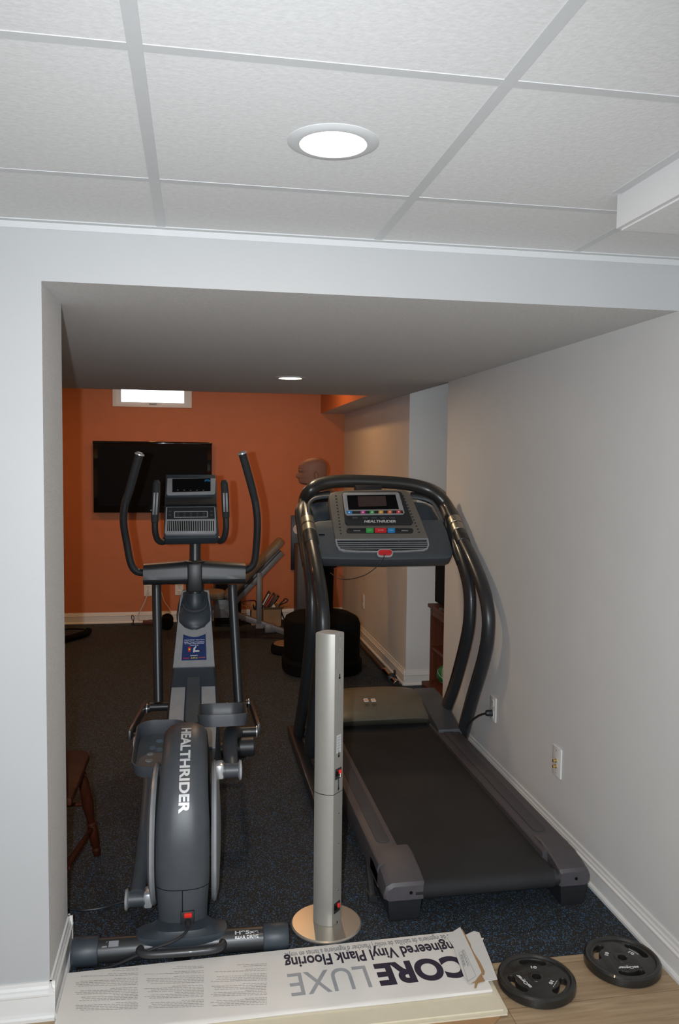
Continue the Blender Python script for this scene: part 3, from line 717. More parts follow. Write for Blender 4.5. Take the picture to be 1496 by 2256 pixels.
# console
cN = V((0, -0.80, 0.60)).normalized(); cU = V((0, 0.60, 0.80)); cP = EM @ V((0, 1.60, 1.36))
cNw = EM.to_3x3() @ cN
def cpt(x, y, lift=0.0): return EM.inverted() @ (onP(x, y, cP, cNw)) + cN*lift
cO = cpt(420, 1120)
CF = frame(cO, (1, 0, 0), cU)
def cxy(x, y):
    q = CF.inverted() @ cpt(x, y); return (q.x, q.y)
def cpoly(*pts): return [cxy(*p) for p in pts]
def cplate(pts, lift, th, bev=0.0, holes=()):
    b = NB(); plate2d(b, [cpoly(*pts)]+[cpoly(*h) for h in holes], CF @ Matrix.Translation((0, 0, lift)), th, bev); return b
body = [(366, 1046), (474, 1046), (477, 1060), (478, 1110), (482, 1180), (476, 1186), (364, 1188), (361, 1182), (363, 1112), (365, 1060)]
con = ep('console', cplate(body, -0.055, 0.06, 0.006), M['navy'])
ep('screen_bezel', cplate([(369, 1057), (475, 1057), (474, 1090), (472, 1092), (370, 1094), (367, 1091)], 0.005, 0.010, 0.003), M['silver'], con)
ep('screen', cplate([(380, 1059), (464, 1058), (464, 1086), (380, 1088)], 0.015, 0.002), M['screen'], con)
b = NB(); text(b, 'iFit', 0.02, CF @ Matrix.Translation((cxy(457, 1063)[0], cxy(457, 1063)[1], 0.0178)), fit=(0.030, 0.013), shear=0.2, offset=0.0004); ep('screen_logo', b, M['blue'], con, smooth=False)
for i in range(5):
    b = NB(); plate2d(b, [rrect(0.008, 0.0025, 0.001)], CF @ Matrix.Translation((cxy(392+i*14, 1084)[0], cxy(400, 1084)[1], 0.0172)), 0.0004); ep('screen_mark', b, M['silver'], con)
b = NB(); text(b, 'HEALTHRIDER', 0.02, CF @ Matrix.Translation((cxy(420, 1051)[0], cxy(420, 1051)[1], 0.0056)), fit=(0.09, 0.008)); ep('lettering', b, M['slate'], con, smooth=False)
b = NB(); L0 = [cpt(366, 1099), cpt(476, 1098), cpt(477, 1118), cpt(365, 1119)]
rings(b, [[q + cN*0.003 for q in L0], [L0[0]+cN*0.012, L0[1]+cN*0.012, L0[2]+cN*0.034, L0[3]+cN*0.034]]); ep('reading_ledge', b, M['black'], con)
lo = [(366, 1122), (474, 1121), (476, 1150), (477, 1178), (474, 1181), (366, 1182), (363, 1179), (365, 1150)]
ep('lower_panel', cplate(lo, 0.004, 0.020, 0.003), M['silver'], con)
ep('button_panel', cplate([(369, 1124), (472, 1123), (473, 1149), (368, 1150)], 0.024, 0.0015), M['black'], con)
ep('button_frame', cplate([(384, 1133), (458, 1132), (458, 1146), (384, 1147)], 0.0255, 0.0012, 0.0, [[(386, 1134.5), (456, 1133.5), (456, 1144.5), (386, 1145.5)]]), M['silver'], con)
for i in range(5):
    for j in range(2):
        b = NB(); plate2d(b, [rrect(0.010, 0.007, 0.002)], CF @ Matrix.Translation((cxy(393+i*14, 1137)[0], cxy(400, 1137+j*5)[1], 0.0255)), 0.002); ep('console_button', b, M['slate'], con)
for x in (375, 466):
    for y in (1133, 1141):
        b = NB(); plate2d(b, [rrect(0.014, 0.009, 0.003)], CF @ Matrix.Translation((cxy(x, y)[0], cxy(x, y)[1], 0.0255)), 0.002); ep('console_button', b, M['slate'], con)
b = NB()
x0, y1_ = cxy(369, 1153); x1, y0_ = cxy(472, 1177)
plate2d(b, [[(x0, y0_), (x1, y0_), (x1, y1_), (x0, y1_)]], CF @ Matrix.Translation((0, 0, 0.0235)), 0.0012); ep('fan_opening', b, M['black_matte'], con)
b = NB(); n = 26
for i in range(n+1):
    xx = x0+(x1-x0)*i/n
    plate2d(b, [rrect(0.0036, (y1_-y0_)*1.02, 0.001, 2, xx, (y0_+y1_)/2)], CF @ Matrix.Translation((0, 0, 0.0245)), 0.003)
for yy in (y0_, y1_): plate2d(b, [rrect(x1-x0+0.006, 0.004, 0.001, 2, (x0+x1)/2, yy)], CF @ Matrix.Translation((0, 0, 0.0245)), 0.003)
ep('fan_grille', b, M['silver_hi'], con)
# fixed pulse handles
for s, pts in ((-1, [(368, 1183), (360, 1194), (348, 1190), (342, 1172), (341, 1150), (342, 1125), (344, 1090), (345, 1064)]), (1, [(476, 1182), (484, 1192), (493, 1186), (498, 1165), (498, 1140), (497, 1120), (496, 1090), (494, 1064)])):
    Q = [eY(x, y, dy) for (x, y), dy in zip(pts, (1.63, 1.60, 1.57, 1.55, 1.54, 1.54, 1.54, 1.54))]
    b = NB(); tube(b, Q[:5], 0.0155, seg=16, sub=6); h = ep('pulse_handle', b, M['blacksteel'])
    b = NB(); tube(b, Q[4:] , [0.020, 0.0215, 0.0215, 0.020], seg=18, sub=4, flat=0.9, up=(0, 1, 0)); tube(b, [Q[7], Q[7].lerp(Q[6], -0.25)], [0.020, 0.012], seg=18, sub=1, flat=0.9, up=(0, 1, 0)); ep('pulse_grip', b, M['foam'], h)
    b = NB(); d = (Q[6]-Q[5]); c0 = Q[5]-d*0.25 + V((0, -0.0195, 0)); c1 = Q[6]+d*0.15+V((0, -0.0195, 0))
    for k in (-0.007, 0.007): beam(b, c0+V((k, 0, 0)), c1+V((k, 0, 0)), 0.010, 0.006, up=(0, -1, 0), bev=0.001)
    ep('pulse_contact', b, M['bench_steel'], h)
# stabiliser print
b = NB()
def tubefn(cx_, ang0): return lambda c: V((cx_ + c.x, -(0.0378)*math.cos(ang0 + c.y/0.0378), 0.043 + 0.0378*math.sin(ang0 + c.y/0.0378)))
text(b, 'H95xe', 0.02, None, fit=(0.075, 0.013), offset=0.0006, fn=tubefn(0.205, 1.12)); text(b, 'REAR DRIVE', 0.02, None, fit=(0.075, 0.009), offset=0.0003, fn=tubefn(0.205, 0.72))
ep('lettering', b, M['sheen'], smooth=False)
tf_ = tubefn(-0.228, 1.0)
b = NB(); plate2d(b, [[(-0.020, -0.010), (-0.003, -0.010), (-0.003, 0.010)]], None, 0.0005, fn=lambda c: tf_(c)); ep('decal_triangle', b, M['inkgrey'], smooth=False)
b = NB(); plate2d(b, [[(0.001 + x, y) for x, y in rrect(0.03, 0.019, 0.001, 2, 0.016, 0)]], None, 0.0005, fn=lambda c: tf_(c)); ep('decal_block', b, M['inkgrey'], smooth=False)

# ================================================================== TREADMILL
TM = thing('treadmill', 'black treadmill with grey console and running belt beside the right wall', 'treadmill', (1.005, 3.4, 0))
def tp(name, bm, m, par=None, **kw): return obj(name, bm, m, par or TM, **kw)
TL, TR = 0.597, 1.42
# running belt over its deck, curling round the rear roller
b = NB(); prof = []
for i in range(9):
    a = -PI/2 - PI*i/8
    prof.append((2.665+0.034*math.cos(a), 0.103+0.034*math.sin(a)))
prof += [(2.9, 0.1385), (3.4, 0.1400), (4.30, 0.1430), (4.30, 0.075)]
rings(b, [[V((x, y, z)) for y, z in prof] for x in (0.752, 1.268)]); tp('running_belt', b, M['belt'], angle=60)
# side rails with a foot-grip strip
for x0, x1, xi in ((0.640, 0.748, 1), (1.266, 1.398, -1)):
    b = NB()
    xo, xn = (x0, x1) if xi > 0 else (x1, x0)
    sgn = xi
    pr = [(xo+sgn*0.012, 0.070), (xo, 0.082), (xo, 0.148), (xo+sgn*0.004, 0.158), (xo+sgn*0.014, 0.164), (xn-sgn*0.004, 0.163), (xn, 0.158), (xn, 0.128), (xn-sgn*0.05, 0.070)]
    rings(b, [[V((x, y, z)) for x, z in pr] for y in (2.74, 4.22)]); rl = tp('side_rail', b, M['deckgrey'])
    b = NB(); cx_ = (x0+x1)/2 - sgn*0.010
    plate2d(b, [rrect(0.052, 1.25, 0.02, 5)], Matrix.Translation((cx_+sgn*0.015, 3.52, 0.1636)), 0.003, 0.001); tp('foot_grip', b, M['slate'] if False else M['deckgrip'], rl)
# rear end caps and feet
for x0, x1, inner in ((0.640, 0.785, 1), (1.285, 1.400, -1)):
    b = NB()
    def cap_ring(y, zt, ins, zb=0.083):
        o = 0.012
        pts = [(x0+ins, zb+0.008), (x0+o+ins, zb), (x1-ins, zb), (x1-ins, zt-0.004), (x1-0.006-ins, zt), (x0+0.03+ins, zt), (x0+0.008+ins, zt-0.012), (x0+ins, zt-0.035)] if inner > 0 else \
              [(x0+ins, zb), (x1-o-ins, zb), (x1-ins, zb+0.008), (x1-ins, zt-0.03), (x1-0.008-ins, zt-0.010), (x1-0.02-ins, zt), (x0+0.006+ins, zt), (x0+ins, zt-0.004)]
        return [V((x, y, z)) for x, z in pts]
    rings(b, [cap_ring(2.632, 0.132, 0.006), cap_ring(2.640, 0.143, 0), cap_ring(2.70, 0.158, 0), cap_ring(2.80, 0.172, 0), cap_ring(2.86, 0.168, 0)])
    ec = tp('rear_end_cap', b, M['deckgrey'], angle=30)
    b = NB(); xx = x0+0.095 if inner > 0 else x0+0.062
    cyl(b, (xx, 2.6305, 0.108), (xx, 2.64, 0.108), 0.0058, seg=14); tp('bolt_hole', b, M['black_matte'], ec)
    b = NB()
    f0, f1 = (x0+0.016, x1-0.008) if inner > 0 else (x0+0.006, x1-0.006)
    def fr(z, i, y0, y1): return [V((f0+i, y0, z)), V((f1-i, y0, z)), V((f1-i, y1, z)), V((f0+i, y1, z))]
    rings(b, [fr(0.0, 0.012, 2.652, 2.86), fr(0.01, 0.008, 2.646, 2.88), fr(0.086, 0.0, 2.640, 2.94)]); tp('rear_foot', b, M['black'])
# deck underside frame and centre cross member
b = NB(); bx(b, 0.665, 0.70, 2.78, 4.3, 0.05, 0.085); tp('frame_rail', b, M['black'])
b = NB(); bx(b, 1.335, 1.37, 2.78, 4.3, 0.05, 0.085); tp('frame_rail', b, M['black'])
b = NB(); cyl(b, (0.7, 2.665, 0.103), (1.34, 2.665, 0.103), 0.030, seg=24); tp('rear_roller', b, M['blacksteel'])
b = NB(); beam(b, (0.636, 2.80, 0.004), (0.655, 2.98, 0.10), 0.022, 0.03, bev=0.004); bx(b, 0.622, 0.652, 2.785, 2.83, 0.0, 0.02); tp('support_leg', b, M['blacksteel'])
# motor hood and side covers
b = NB(); rr = []
hd = [(4.235, 0.190), (4.25, 0.206), (4.33, 0.236), (4.43, 0.262), (4.54, 0.272), (4.64, 0.260), (4.72, 0.22), (4.75, 0.10)]
for k in range(15):
    u = -1+2*k/14; x = 1.012 + 0.262*u
    dz = -0.012*abs(u)**4; dy = 0.02*u*u
    rr.append([V((x, y + dy*(1 if i < 3 else -1), z+dz)) for i, (y, z) in enumerate(hd)] + [V((x, 4.72, 0.09)), V((x, 4.275, 0.15))])
rings(b, rr); hood = tp('motor_hood', b, M['hood'], angle=50)
for x0, x1 in ((0.640, 0.752), (1.272, 1.400)):
    b = NB(); rings(b, [[V((x, y, z)) for y, z in [(4.06, 0.150), (4.07, 0.178), (4.16, 0.196), (4.30, 0.228), (4.46, 0.255), (4.58, 0.258), (4.68, 0.225), (4.73, 0.12), (4.70, 0.06), (4.2, 0.06)]] for x in (x0, x0+0.012, x1-0.012, x1)]); tp('hood_side_cover', b, M['slate'], angle=40)
for k, xx in enumerate((806, 822)):
    p = onY(xx, 1547, 4.36); MH = frame(p + V((0, -0.004, 0.012)), (1, 0, 0), (0, 0.95, 0.29))
    b = NB(); plate2d(b, [rrect(0.026, 0.030, 0.003)], MH, 0.0012); sk = tp('warning_sticker', b, M['decalwhite'], hood)
    b = NB(); plate2d(b, [rrect(0.022, 0.009, 0.001, 2, 0, 0.0)], MH @ Matrix.Translation((0, 0, 0.0013)), 0.0005); tp('sticker_print', b, M['vermil'] if k == 0 else M['amber'], sk)
# base frame
for x in (0.560, 1.430):
    b = NB(); bx(b, x-0.030, x+0.026, 3.42, 4.62, 0.008, 0.060, bev=0.008)
    tp('base_rail', b, M['blacksteel'])
    for y in (3.47, 4.57):
        b = NB(); bx(b, x-0.022, x+0.020, y-0.03, y+0.03, 0.0, 0.012); tp('rubber_foot', b, M['black_matte'])
b = NB(); bx(b, 0.58, 1.42, 4.56, 4.62, 0.012, 0.055); tp('base_crossbar', b, M['blacksteel'])
# handrail: one bent tube from the left base, over the console and down to the right base
hp_ = [(4.165, 0.050), (4.117, 0.12), (3.971, 0.367), (3.811, 0.621), (3.758, 0.77), (3.775, 0.879), (3.859, 0.979), (4.015, 1.086), (4.181, 1.177), (4.328, 1.277)]
right = [V((TR, y, z)) for y, z in hp_]; left = [V((TL, y, z)) for y, z in hp_]
top = [onX(984, 1115, TR-0.01), onY(966, 1094, 4.46), onY(938, 1077, 4.49), onY(895, 1066.5, 4.50), onY(830, 1061.5, 4.50), onY(755, 1060, 4.50), onY(708, 1066, 4.49), onY(684, 1080, 4.46), onX(672, 1104, TL+0.01)]
b = NB(); tube(b, right[:9] , [0.034]*4+[0.033]*5, seg=18, sub=5); tp('handrail_tube', b, M['blacksteel'])
b = NB(); tube(b, left[:9], [0.034]*4+[0.033]*5, seg=18, sub=5); tp('handrail_tube', b, M['blacksteel'])
b = NB(); tube(b, right[8:] + top + left[::-1][:2], 0.037, seg=18, sub=6); hr = tp('top_handrail', b, M['foam2'])
for P_ in (right, left):
    a, c = P_[8], P_[9]; d = (c-a).normalized()
    b = NB(); tube(b, [a-d*0.03, a-d*0.025, a+d*0.02], [0.034, 0.0385, 0.0385], seg=18, sub=1); tp('rail_joint', b, M['black'], hr)
    for k in (0, 1):
        q = a + d*(0.062 + k*0.062)
        b = NB(); tube(b, [q, q+d*0.004, q+d*0.052, q+d*0.056], [0.036, 0.0395, 0.0395, 0.036], seg=18, sub=1); tp('pulse_sensor', b, M['sensor'], hr)
# uprights: flat-oval posts that lean to the console and carry its side arms
upz = [(4.47, 0.055), (4.33, 0.212), (4.175, 0.408), (4.005, 0.695), (3.972, 0.844), (4.0, 0.958), (4.10, 1.064), (4.22, 1.150)]
for sx, tops in ((TR-0.022, [(988, 1160), (975, 1125), (958, 1106), (932, 1096), (905, 1091)]), (TL-0.024, [(668, 1190), (667, 1140), (676, 1106), (695, 1094), (727, 1088)])):
    pts = [V((sx, y, z)) for y, z in upz]
    b = NB(); tube(b, pts, 0.030, seg=18, sub=5, flat=1.5, up=(1, 0, 0)); tp('upright', b, M['blacksteel'])
    q = [pts[-2], pts[-1], V((sx, 4.32, 1.235)), V((sx, 4.41, 1.32))] + [onY(x, y, 4.50) for x, y in tops[2:]]
    b = NB(); tube(b, q, [0.034, 0.036, 0.036, 0.034, 0.026, 0.022, 0.02], seg=16, sub=5); tp('console_arm', b, M['black'])
# console: everything laid on its sloping face
tN = V((0, -0.80, 0.60)).normalized(); tO = V((0.99, 4.13, 1.08)); tU = V((0, 0.60, 0.80))
KF = frame(onP(840, 1160, tO, tN), (1, 0, 0), tU)
def kxy(x, y): q = KF.inverted() @ onP(x, y, tO, tN); return (q.x, q.y)
def kplate(pts, lift, th, bev=0.0, holes=(), b=None):
    b = b or NB(); plate2d(b, [[kxy(*p) for p in pts]]+[[kxy(*p) for p in h] for h in holes], KF @ Matrix.Translation((0, 0, lift)), th, bev); return b
def kr(x0, y0, x1, y1, r=2.5, n=4):
    return [(x, y) for x, y in rrect(x1-x0, y1-y0, r, n, (x0+x1)/2, (y0+y1)/2)]
bodyo = [(690, 1214), (694, 1227), (705, 1231), (845, 1233.5), (985, 1231), (996, 1227), (999, 1216), (986, 1170), (974, 1144), (930, 1143), (735, 1144), (700, 1147), (684, 1153), (682, 1165)]
con = tp('console', kplate(bodyo, -0.085, 0.085, 0.012), M['slate2'])
cen = [(738, 1191), (731, 1150), (725, 1108), (724, 1096), (728, 1089), (738, 1086), (780, 1083), (845, 1081), (888, 1083), (898, 1087), (905, 1096), (924, 1140), (936, 1172), (943, 1190)]
fp = tp('control_panel', kplate(cen, -0.05, 0.066, 0.006), M['bronze'], con)
tp('panel_bracket', kplate([(782, 1068), (844, 1068), (838, 1088), (790, 1088)], -0.045, 0.045, 0.004), M['black'], con)
# cup holder wells
for pts, rim in (([(683, 1110), (688, 1099), (700, 1095), (728, 1093), (736, 1147), (686, 1150)], [(684, 1150), (681, 1112), (688, 1098), (702, 1092), (728, 1089)]), ([(905, 1093), (935, 1096), (955, 1106), (970, 1130), (976, 1147), (925, 1147)], [(905, 1091), (936, 1095), (956, 1105), (970, 1128), (977, 1147)])):
    w_ = tp('cup_holder', kplate(pts, -0.10, 0.05, 0.004), M['navy'], con)
    b = NB(); tube(b, [onP(x, y, tO, tN) - tN*0.02 for x, y in rim], 0.010, seg=10, sub=4); tp('cup_holder_rim', b, M['slate2'], w_)
# display housing
hou = tp('display_housing', kplate([(752, 1094), (757, 1088.5), (878, 1088), (884, 1092), (908, 1156), (905, 1161), (764, 1162), (759, 1157)], 0.016, 0.010, 0.003), M['black'], con)
bez_o = [(753, 1096), (756, 1092), (873, 1091), (877, 1094), (889, 1136), (886, 1140), (762, 1142), (758.5, 1138)]
bez_i = [(762.5, 1097.5), (869, 1096), (877, 1128.5), (766, 1130)]
ico = [(761, 1132), (884, 1130.5), (886.5, 1137.5), (762.5, 1139)]
tp('display_bezel', kplate(bez_o, 0.0255, 0.005, 0.001, [bez_i, ico]), M['silver'], hou)
tp('display_glass', kplate(bez_i, 0.026, 0.0015), M['screen'], hou)
tp('lcd', kplate([(786, 1100), (847, 1099), (850, 1121), (788, 1122.5)], 0.0276, 0.001), M['lcd'], hou)
for (x, w2, mm) in ((767.5, 6.5, 'blue'), (797.5, 5, 'pink'), (817.5, 5, 'green'), (837, 5.2, 'amber'), (856.7, 5, 'vermil'), (876, 5.2, 'red')):
    ib = tp('programme_icon', kplate(kr(x-w2, 1131.2 - (x-820)*0.012, x+w2, 1138.2 - (x-820)*0.012, 1.6), 0.026, 0.003), M[mm], hou)
    b = kplate(kr(x-1.8, 1133.3 - (x-820)*0.012, x+1.8, 1136.2 - (x-820)*0.012, 1.0, 2), 0.0291, 0.0005); tp('icon_mark', b, M['decalwhite'], ib)
for x in (776+4, 803, 822, 842, 862):
    tp('menu_key', kplate(kr(x-6, 1145.5, x+6, 1148.5, 1.2), 0.026, 0.002), M['slate2'], hou)
b = NB(); q = kxy(835, 1154.3); e0, e1 = kxy(800, 1154), kxy(870, 1154)
text(b, 'HEALTHRIDER', 0.03, KF @ Matrix.Translation((q[0], q[1], 0.0264)), fit=(e1[0]-e0[0], 0.017), shear=0.25, offset=0.001); tp('lettering', b, M['sheen'], hou, smooth=False)
# key row
pill = tp('key_strip', kplate(kr(762, 1168, 909, 1179, 5.2, 6), 0.016, 0.004, 0.001), M['black'], con)
for x0, x1, mm, s_ in ((805, 821.5, 'green', 'START'), (824, 850, 'red', 'STOP'), (852, 868.5, 'blue', 'FAN')):
    kb = tp('key', kplate(kr(x0, 1168.3, x1, 1178.6, 2), 0.019, 0.006, 0.0015), M[mm], pill)
    b = NB(); q = kxy((x0+x1)/2, 1173.5); text(b, s_, 0.02, KF @ Matrix.Translation((q[0], q[1], 0.0253)), fit=((x1-x0)*0.00118, 0.005)); tp('key_print', b, M['decalwhite'], kb, smooth=False)
for xc, s_ in ((785, 'INCLINE'), (890, 'SPEED')):
    b = NB(); q = kxy(xc, 1173.5); text(b, s_, 0.02, KF @ Matrix.Translation((q[0], q[1], 0.0204)), fit=(0.036, 0.006)); tp('key_print', b, M['sheen'], pill, smooth=False)
# speed and incline one-touch marks down both sides
for k in range(13):
    for side, (xa, ya), (xb, yb) in (('l', (739, 1096), (750, 1179)), ('r', (887, 1096), (922, 1176))):
        x = xa+(xb-xa)*k/12; y = ya+(yb-ya)*k/12
        tp('one_touch_key', kplate(kr(x-2, y-1.1, x+2, y+1.1, 0.9, 2), 0.0155, 0.0015), M['black'], fp)
# fan grille
gro = [(737.5, 1190.5), (942, 1189), (944.5, 1204), (941, 1213), (933, 1216.5), (890, 1218.5), (846, 1219.5), (790, 1219), (756, 1217.5), (746, 1214), (740, 1205)]
gri = [(741.5, 1193), (939, 1191.5), (941, 1204), (938, 1210.5), (931, 1213.5), (890, 1215.5), (846, 1216.5), (790, 1216), (758, 1214.5), (749, 1211), (743.5, 1204)]
gb = tp('fan_opening', kplate(gri, -0.001, 0.003), M['black_matte'], con)
b = kplate(gro, 0.0, 0.016, 0.002, [gri]); tp('grille_frame', b, M['silver'], gb)
for k in range(4):
    y = 1197.5+4.6*k; xl = 742.5 + (0 if k < 3 else (k-2)*2.2); xr_ = 941 - (0 if k < 3 else (k-2)*2.6)
    tp('grille_slat', kplate([(xl, y), (xr_, y-1.2), (xr_, y-0.3), (xl, y+0.9)], 0.004, 0.010), M['silver'], gb)
for x in (808, 877):
    tp('grille_rib', kplate([(x, 1193), (x+1.2, 1193), (x+1.2, 1216), (x, 1216)], 0.003, 0.006), M['slate'], gb)
# safety key with its clip cord
sk = tp('safety_key', kplate(kr(829, 1214, 864.5, 1231, 8, 7), 0.008, 0.012, 0.003), M['silver_hi'], con)
tp('key_button', kplate(kr(832, 1216.5, 861.5, 1228.2, 5.5, 7), 0.020, 0.005, 0.0015), M['red'], sk)
b = NB(); tube(b, [onP(846, 1226, tO, tN)+tN*0.026, onY(842, 1234, 4.06), onY(826, 1252, 4.07), onY(806, 1266, 4.10), onY(782, 1274, 4.14), onY(758, 1276.5, 4.2), onY(741, 1272, 4.28), onY(728, 1262, 4.36)], 0.0022, seg=6, sub=5); tp('safety_cord', b, M['black'], sk)
tp('panel_slot', kplate([(702, 1177), (715.5, 1177), (715.5, 1179.5), (702, 1179.5)], 0.0, 0.0015), M['black_matte'], con)
# power cord to the wall socket
b = NB(); pl = onX(1077, 1571, 1.462)
tube(b, [V((1.395, 4.17, 0.135)), onY(1026, 1604, 4.05), onY(1040, 1587, 3.98), onY(1056, 1576, 3.92), pl + V((-0.012, 0.0, 0.0))], 0.0055, seg=10, sub=6); pc = tp('power_cord', b, M['black'])
b = NB(); tube(b, [pl+V((-0.018, 0.004, 0)), pl+V((-0.010, 0.002, 0)), pl+V((0.017, 0, 0))], [0.010, 0.016, 0.017], seg=14, sub=2); tp('plug', b, M['black'], pc)

# ================================================================== TOWER SPEAKER
SPC = V((0.447, 2.668, 0))
S = thing('tower_speaker', 'slim silver tower speaker on a round metal base between the two machines', 'speaker', (0.445, 2.668, 0))
def so_(name, bm, m, par=None, **kw): return obj(name, bm, m, par or S, **kw)
b = NB(); lathe(b, [(0.0001, 0.0), (0.118, 0.0), (0.1215, 0.004), (0.1215, 0.008), (0.117, 0.0115), (0.0001, 0.013)], (0.445, 2.668, 0), seg=72); so_('base_plate', b, M['alubase'])
A_, B_, C_ = V((0.400, 2.672)), V((0.459, 2.630)), V((0.496, 2.668))
def spk_outline(k=1.0):
    pts = []
    for i in range(9):
        t = i/8; p = A_.lerp(B_, t); n = V((-0.58, -0.81)); p = p + n*(0.011*4*t*(1-t)); pts.append(p)
    pts.append(C_ + V((-0.003, -0.003))); pts.append(C_ + V((0.001, 0.003)))
    for i in range(1, 10):
        t = i/10; p = C_.lerp(A_, t) + V((0, 0.045*4*t*(1-t)*0.9)); pts.append(p)
    c = V((0.447, 2.672))
    return [c + (p-c)*k for p in pts]
def spk_ring(z, k=1.0): return [V((p.x, p.y, z)) for p in spk_outline(k)]
b = NB(); rings(b, [spk_ring(0.012, 0.97), spk_ring(0.014), spk_ring(0.4700)]); so_('lower_column', b, M['alu'], angle=25)
b = NB(); rings(b, [spk_ring(0.4700, 0.975), spk_ring(0.4725, 0.975)]); so_('column_seam', b, M['black_matte'])
b = NB(); rings(b, [spk_ring(0.4725), spk_ring(1.014), spk_ring(1.018, 0.975)]); up_ = so_('upper_column', b, M['alu'], angle=25)
b = NB(); rings(b, [spk_ring(1.0178, 0.90), spk_ring(1.0195, 0.88)]); so_('top_cap', b, M['alucap'])
fd = (C_-B_).normalized(); fn_ = V((fd.y, -fd.x))
def face(u, z, off=0.0004):   # point on the flat back face
    p = B_.lerp(C_, u) + fn_*off; return V((p.x, p.y, z))
def fframe(u, z, off=0.0004): return frame(face(u, z, off), V((fd.x, fd.y, 0)), V((0, 0, 1)))
def onface(x, y):
    p = onP(x, y, V((B_.x, B_.y, 0)), V((fn_.x, fn_.y, 0))); q = V((p.x, p.y)) - B_
    return min(max(q.dot(fd)/(C_-B_).length, 0.12), 0.88), p.z
for (x, y) in ((741, 1706), (737, 2002)):
    u, z = onface(x, y)
    b = NB(); plate2d(b, [rrect(0.036, 0.036, 0.002)], fframe(0.50, z), 0.0012); tm = so_('terminal_plate', b, M['black'])
    b = NB(); box(b, face(0.64, z+0.004, 0.002), (0.011, 0.010, 0.015), rot=Matrix.Rotation(0.78, 3, 'Z'), bev=0.003); so_('red_terminal', b, M['redswitch'], tm)
    b = NB(); box(b, face(0.28, z+0.002, 0.002), (0.011, 0.010, 0.015), rot=Matrix.Rotation(0.78, 3, 'Z'), bev=0.003); so_('black_terminal', b, M['black_matte'], tm)
    if y < 1800:
        b = NB(); tube(b, [face(0.30, z-0.004, 0.010), face(0.40, z-0.008, 0.012), face(0.46, z+0.004, 0.011)], 0.0012, seg=6); so_('bare_wire', b, M['sensor'], tm)
        b = NB(); tube(b, [face(0.5, z-0.018, 0.001), face(0.52, z-0.035, 0.0015), face(0.5, z-0.060, 0.001)], 0.0012, seg=6, sub=5); so_('speaker_wire', b, M['black'], tm)
for y in (1493, 1665, 1737, 2035):
    u, z = onface(742, y)
    b = NB(); plate2d(b, [[(0.0045*math.sin(t), 0.0045*math.cos(t)-0.004) for t in [2*PI*i/14 for i in range(14)]]], fframe(0.55, z), 0.0004)
    plate2d(b, [rrect(0.004, 0.010, 0.0018, 3, 0, 0.005)], fframe(0.55, z), 0.0005)
    so_('keyhole_slot', b, M['black_matte'])
for y in (1408, 1433, 1792, 1858, 1960):
    u, z = onface(745, y)
    b = NB(); cyl(b, face(0.6, z, 0.0), face(0.6, z, 0.0012), 0.0026, seg=10); so_('screw', b, M['chrome'] if y > 1500 else M['alucap'])
u, z = onface(743, 1640)
b = NB(); plate2d(b, [rrect(0.026, 0.062, 0.001)], fframe(0.52, z), 0.0004); lb = so_('rating_label', b, M['alulabel'])
b = NB()
for k in range(4):
    for j in range(6):
        plate2d(b, [rrect(0.0022, 0.0068 if (k+j) % 3 else 0.004, 0.0003, 1)], fframe(0.52, z) @ Matrix.Translation((-0.008+k*0.005, -0.025+j*0.0095, 0.0005)), 0.0002)
so_('printed_text', b, M['inkgrey'], lb)

# ================================================================== FLOORING CARTON and what lies under it
KT = thing('cardboard_sheet', 'brown cardboard sheet lying lowest under the cream sheets on the floor', 'cardboard', (0.35, 2.28, 0))
def slab(px, z, th, name, m, par=None, **kw):
    P_ = [onZ(x, y, z) for x, y in px]; b = NB()
    plate2d(b, [[(p.x, p.y) for p in P_]], Matrix.Translation((0, 0, z-th)), th); return obj(name, b, m, par, **kw)
b = NB(); plate2d(b, [[(-0.30, 2.10), (0.835, 2.096), (0.862, 2.12), (0.872, 2.30), (0.915, 2.30), (0.932, 2.515), (0.80, 2.52), (0.76, 2.44), (-0.32, 2.44)]], Matrix.Identity(4), 0.006); obj('sheet', b, M['kraft'], KT)
for k, (x0, x1, y0, y1, z0, lb_) in enumerate(((0.16, 0.892, 2.128, 2.30, 0.0062, 'cream packing sheet resting directly on the brown cardboard'), (-0.12, 0.884, 2.142, 2.32, 0.0112, 'cream packing sheet directly under the printed flooring carton'))):
    b = NB(); plate2d(b, [[(x0, y0), (x1-0.006, y0-0.006), (x1, y0+0.008), (x1+0.004, y1), (x0-0.003, y1)]], Matrix.Translation((0, 0, z0)), 0.0046); o = obj('packing_sheet', b, M['cream']); finish(o, lb_, 'packing sheet')
BX0, BX1, BY0, BY1, BZ0, BZ1 = -0.384, 0.872, 2.205, 2.490, 0.0162, 0.030
K = thing('flooring_carton', 'long white printed flooring carton torn open at its right end', 'cardboard box', (0.243, 2.315, BZ0))
b = NB()
ys = [BY0, BY1]
rr = []
for i in range(13):
    t = i/12; x = BX0+(BX1-BX0)*t; sag = 0.003*math.sin(t*9.0); BY1 = 2.490 + 0.025*t
    rr.append([V((x, BY0+0.004, BZ0)), V((x, BY0-0.002+0.002*math.sin(t*14), (BZ0+BZ1)/2)), V((x, BY0+0.003, BZ1-0.002+sag*0.2)), V((x, BY0+0.012, BZ1)), V((x, BY1-0.004, BZ1)), V((x, BY1, BZ1-0.003)), V((x, BY1-0.002, BZ0))])
rings(b, rr); obj('carton_body', b, M['carton'], K, angle=30)
KZ = BZ1 + 0.0003
def kf(x, y): return onZ(x, y, KZ)
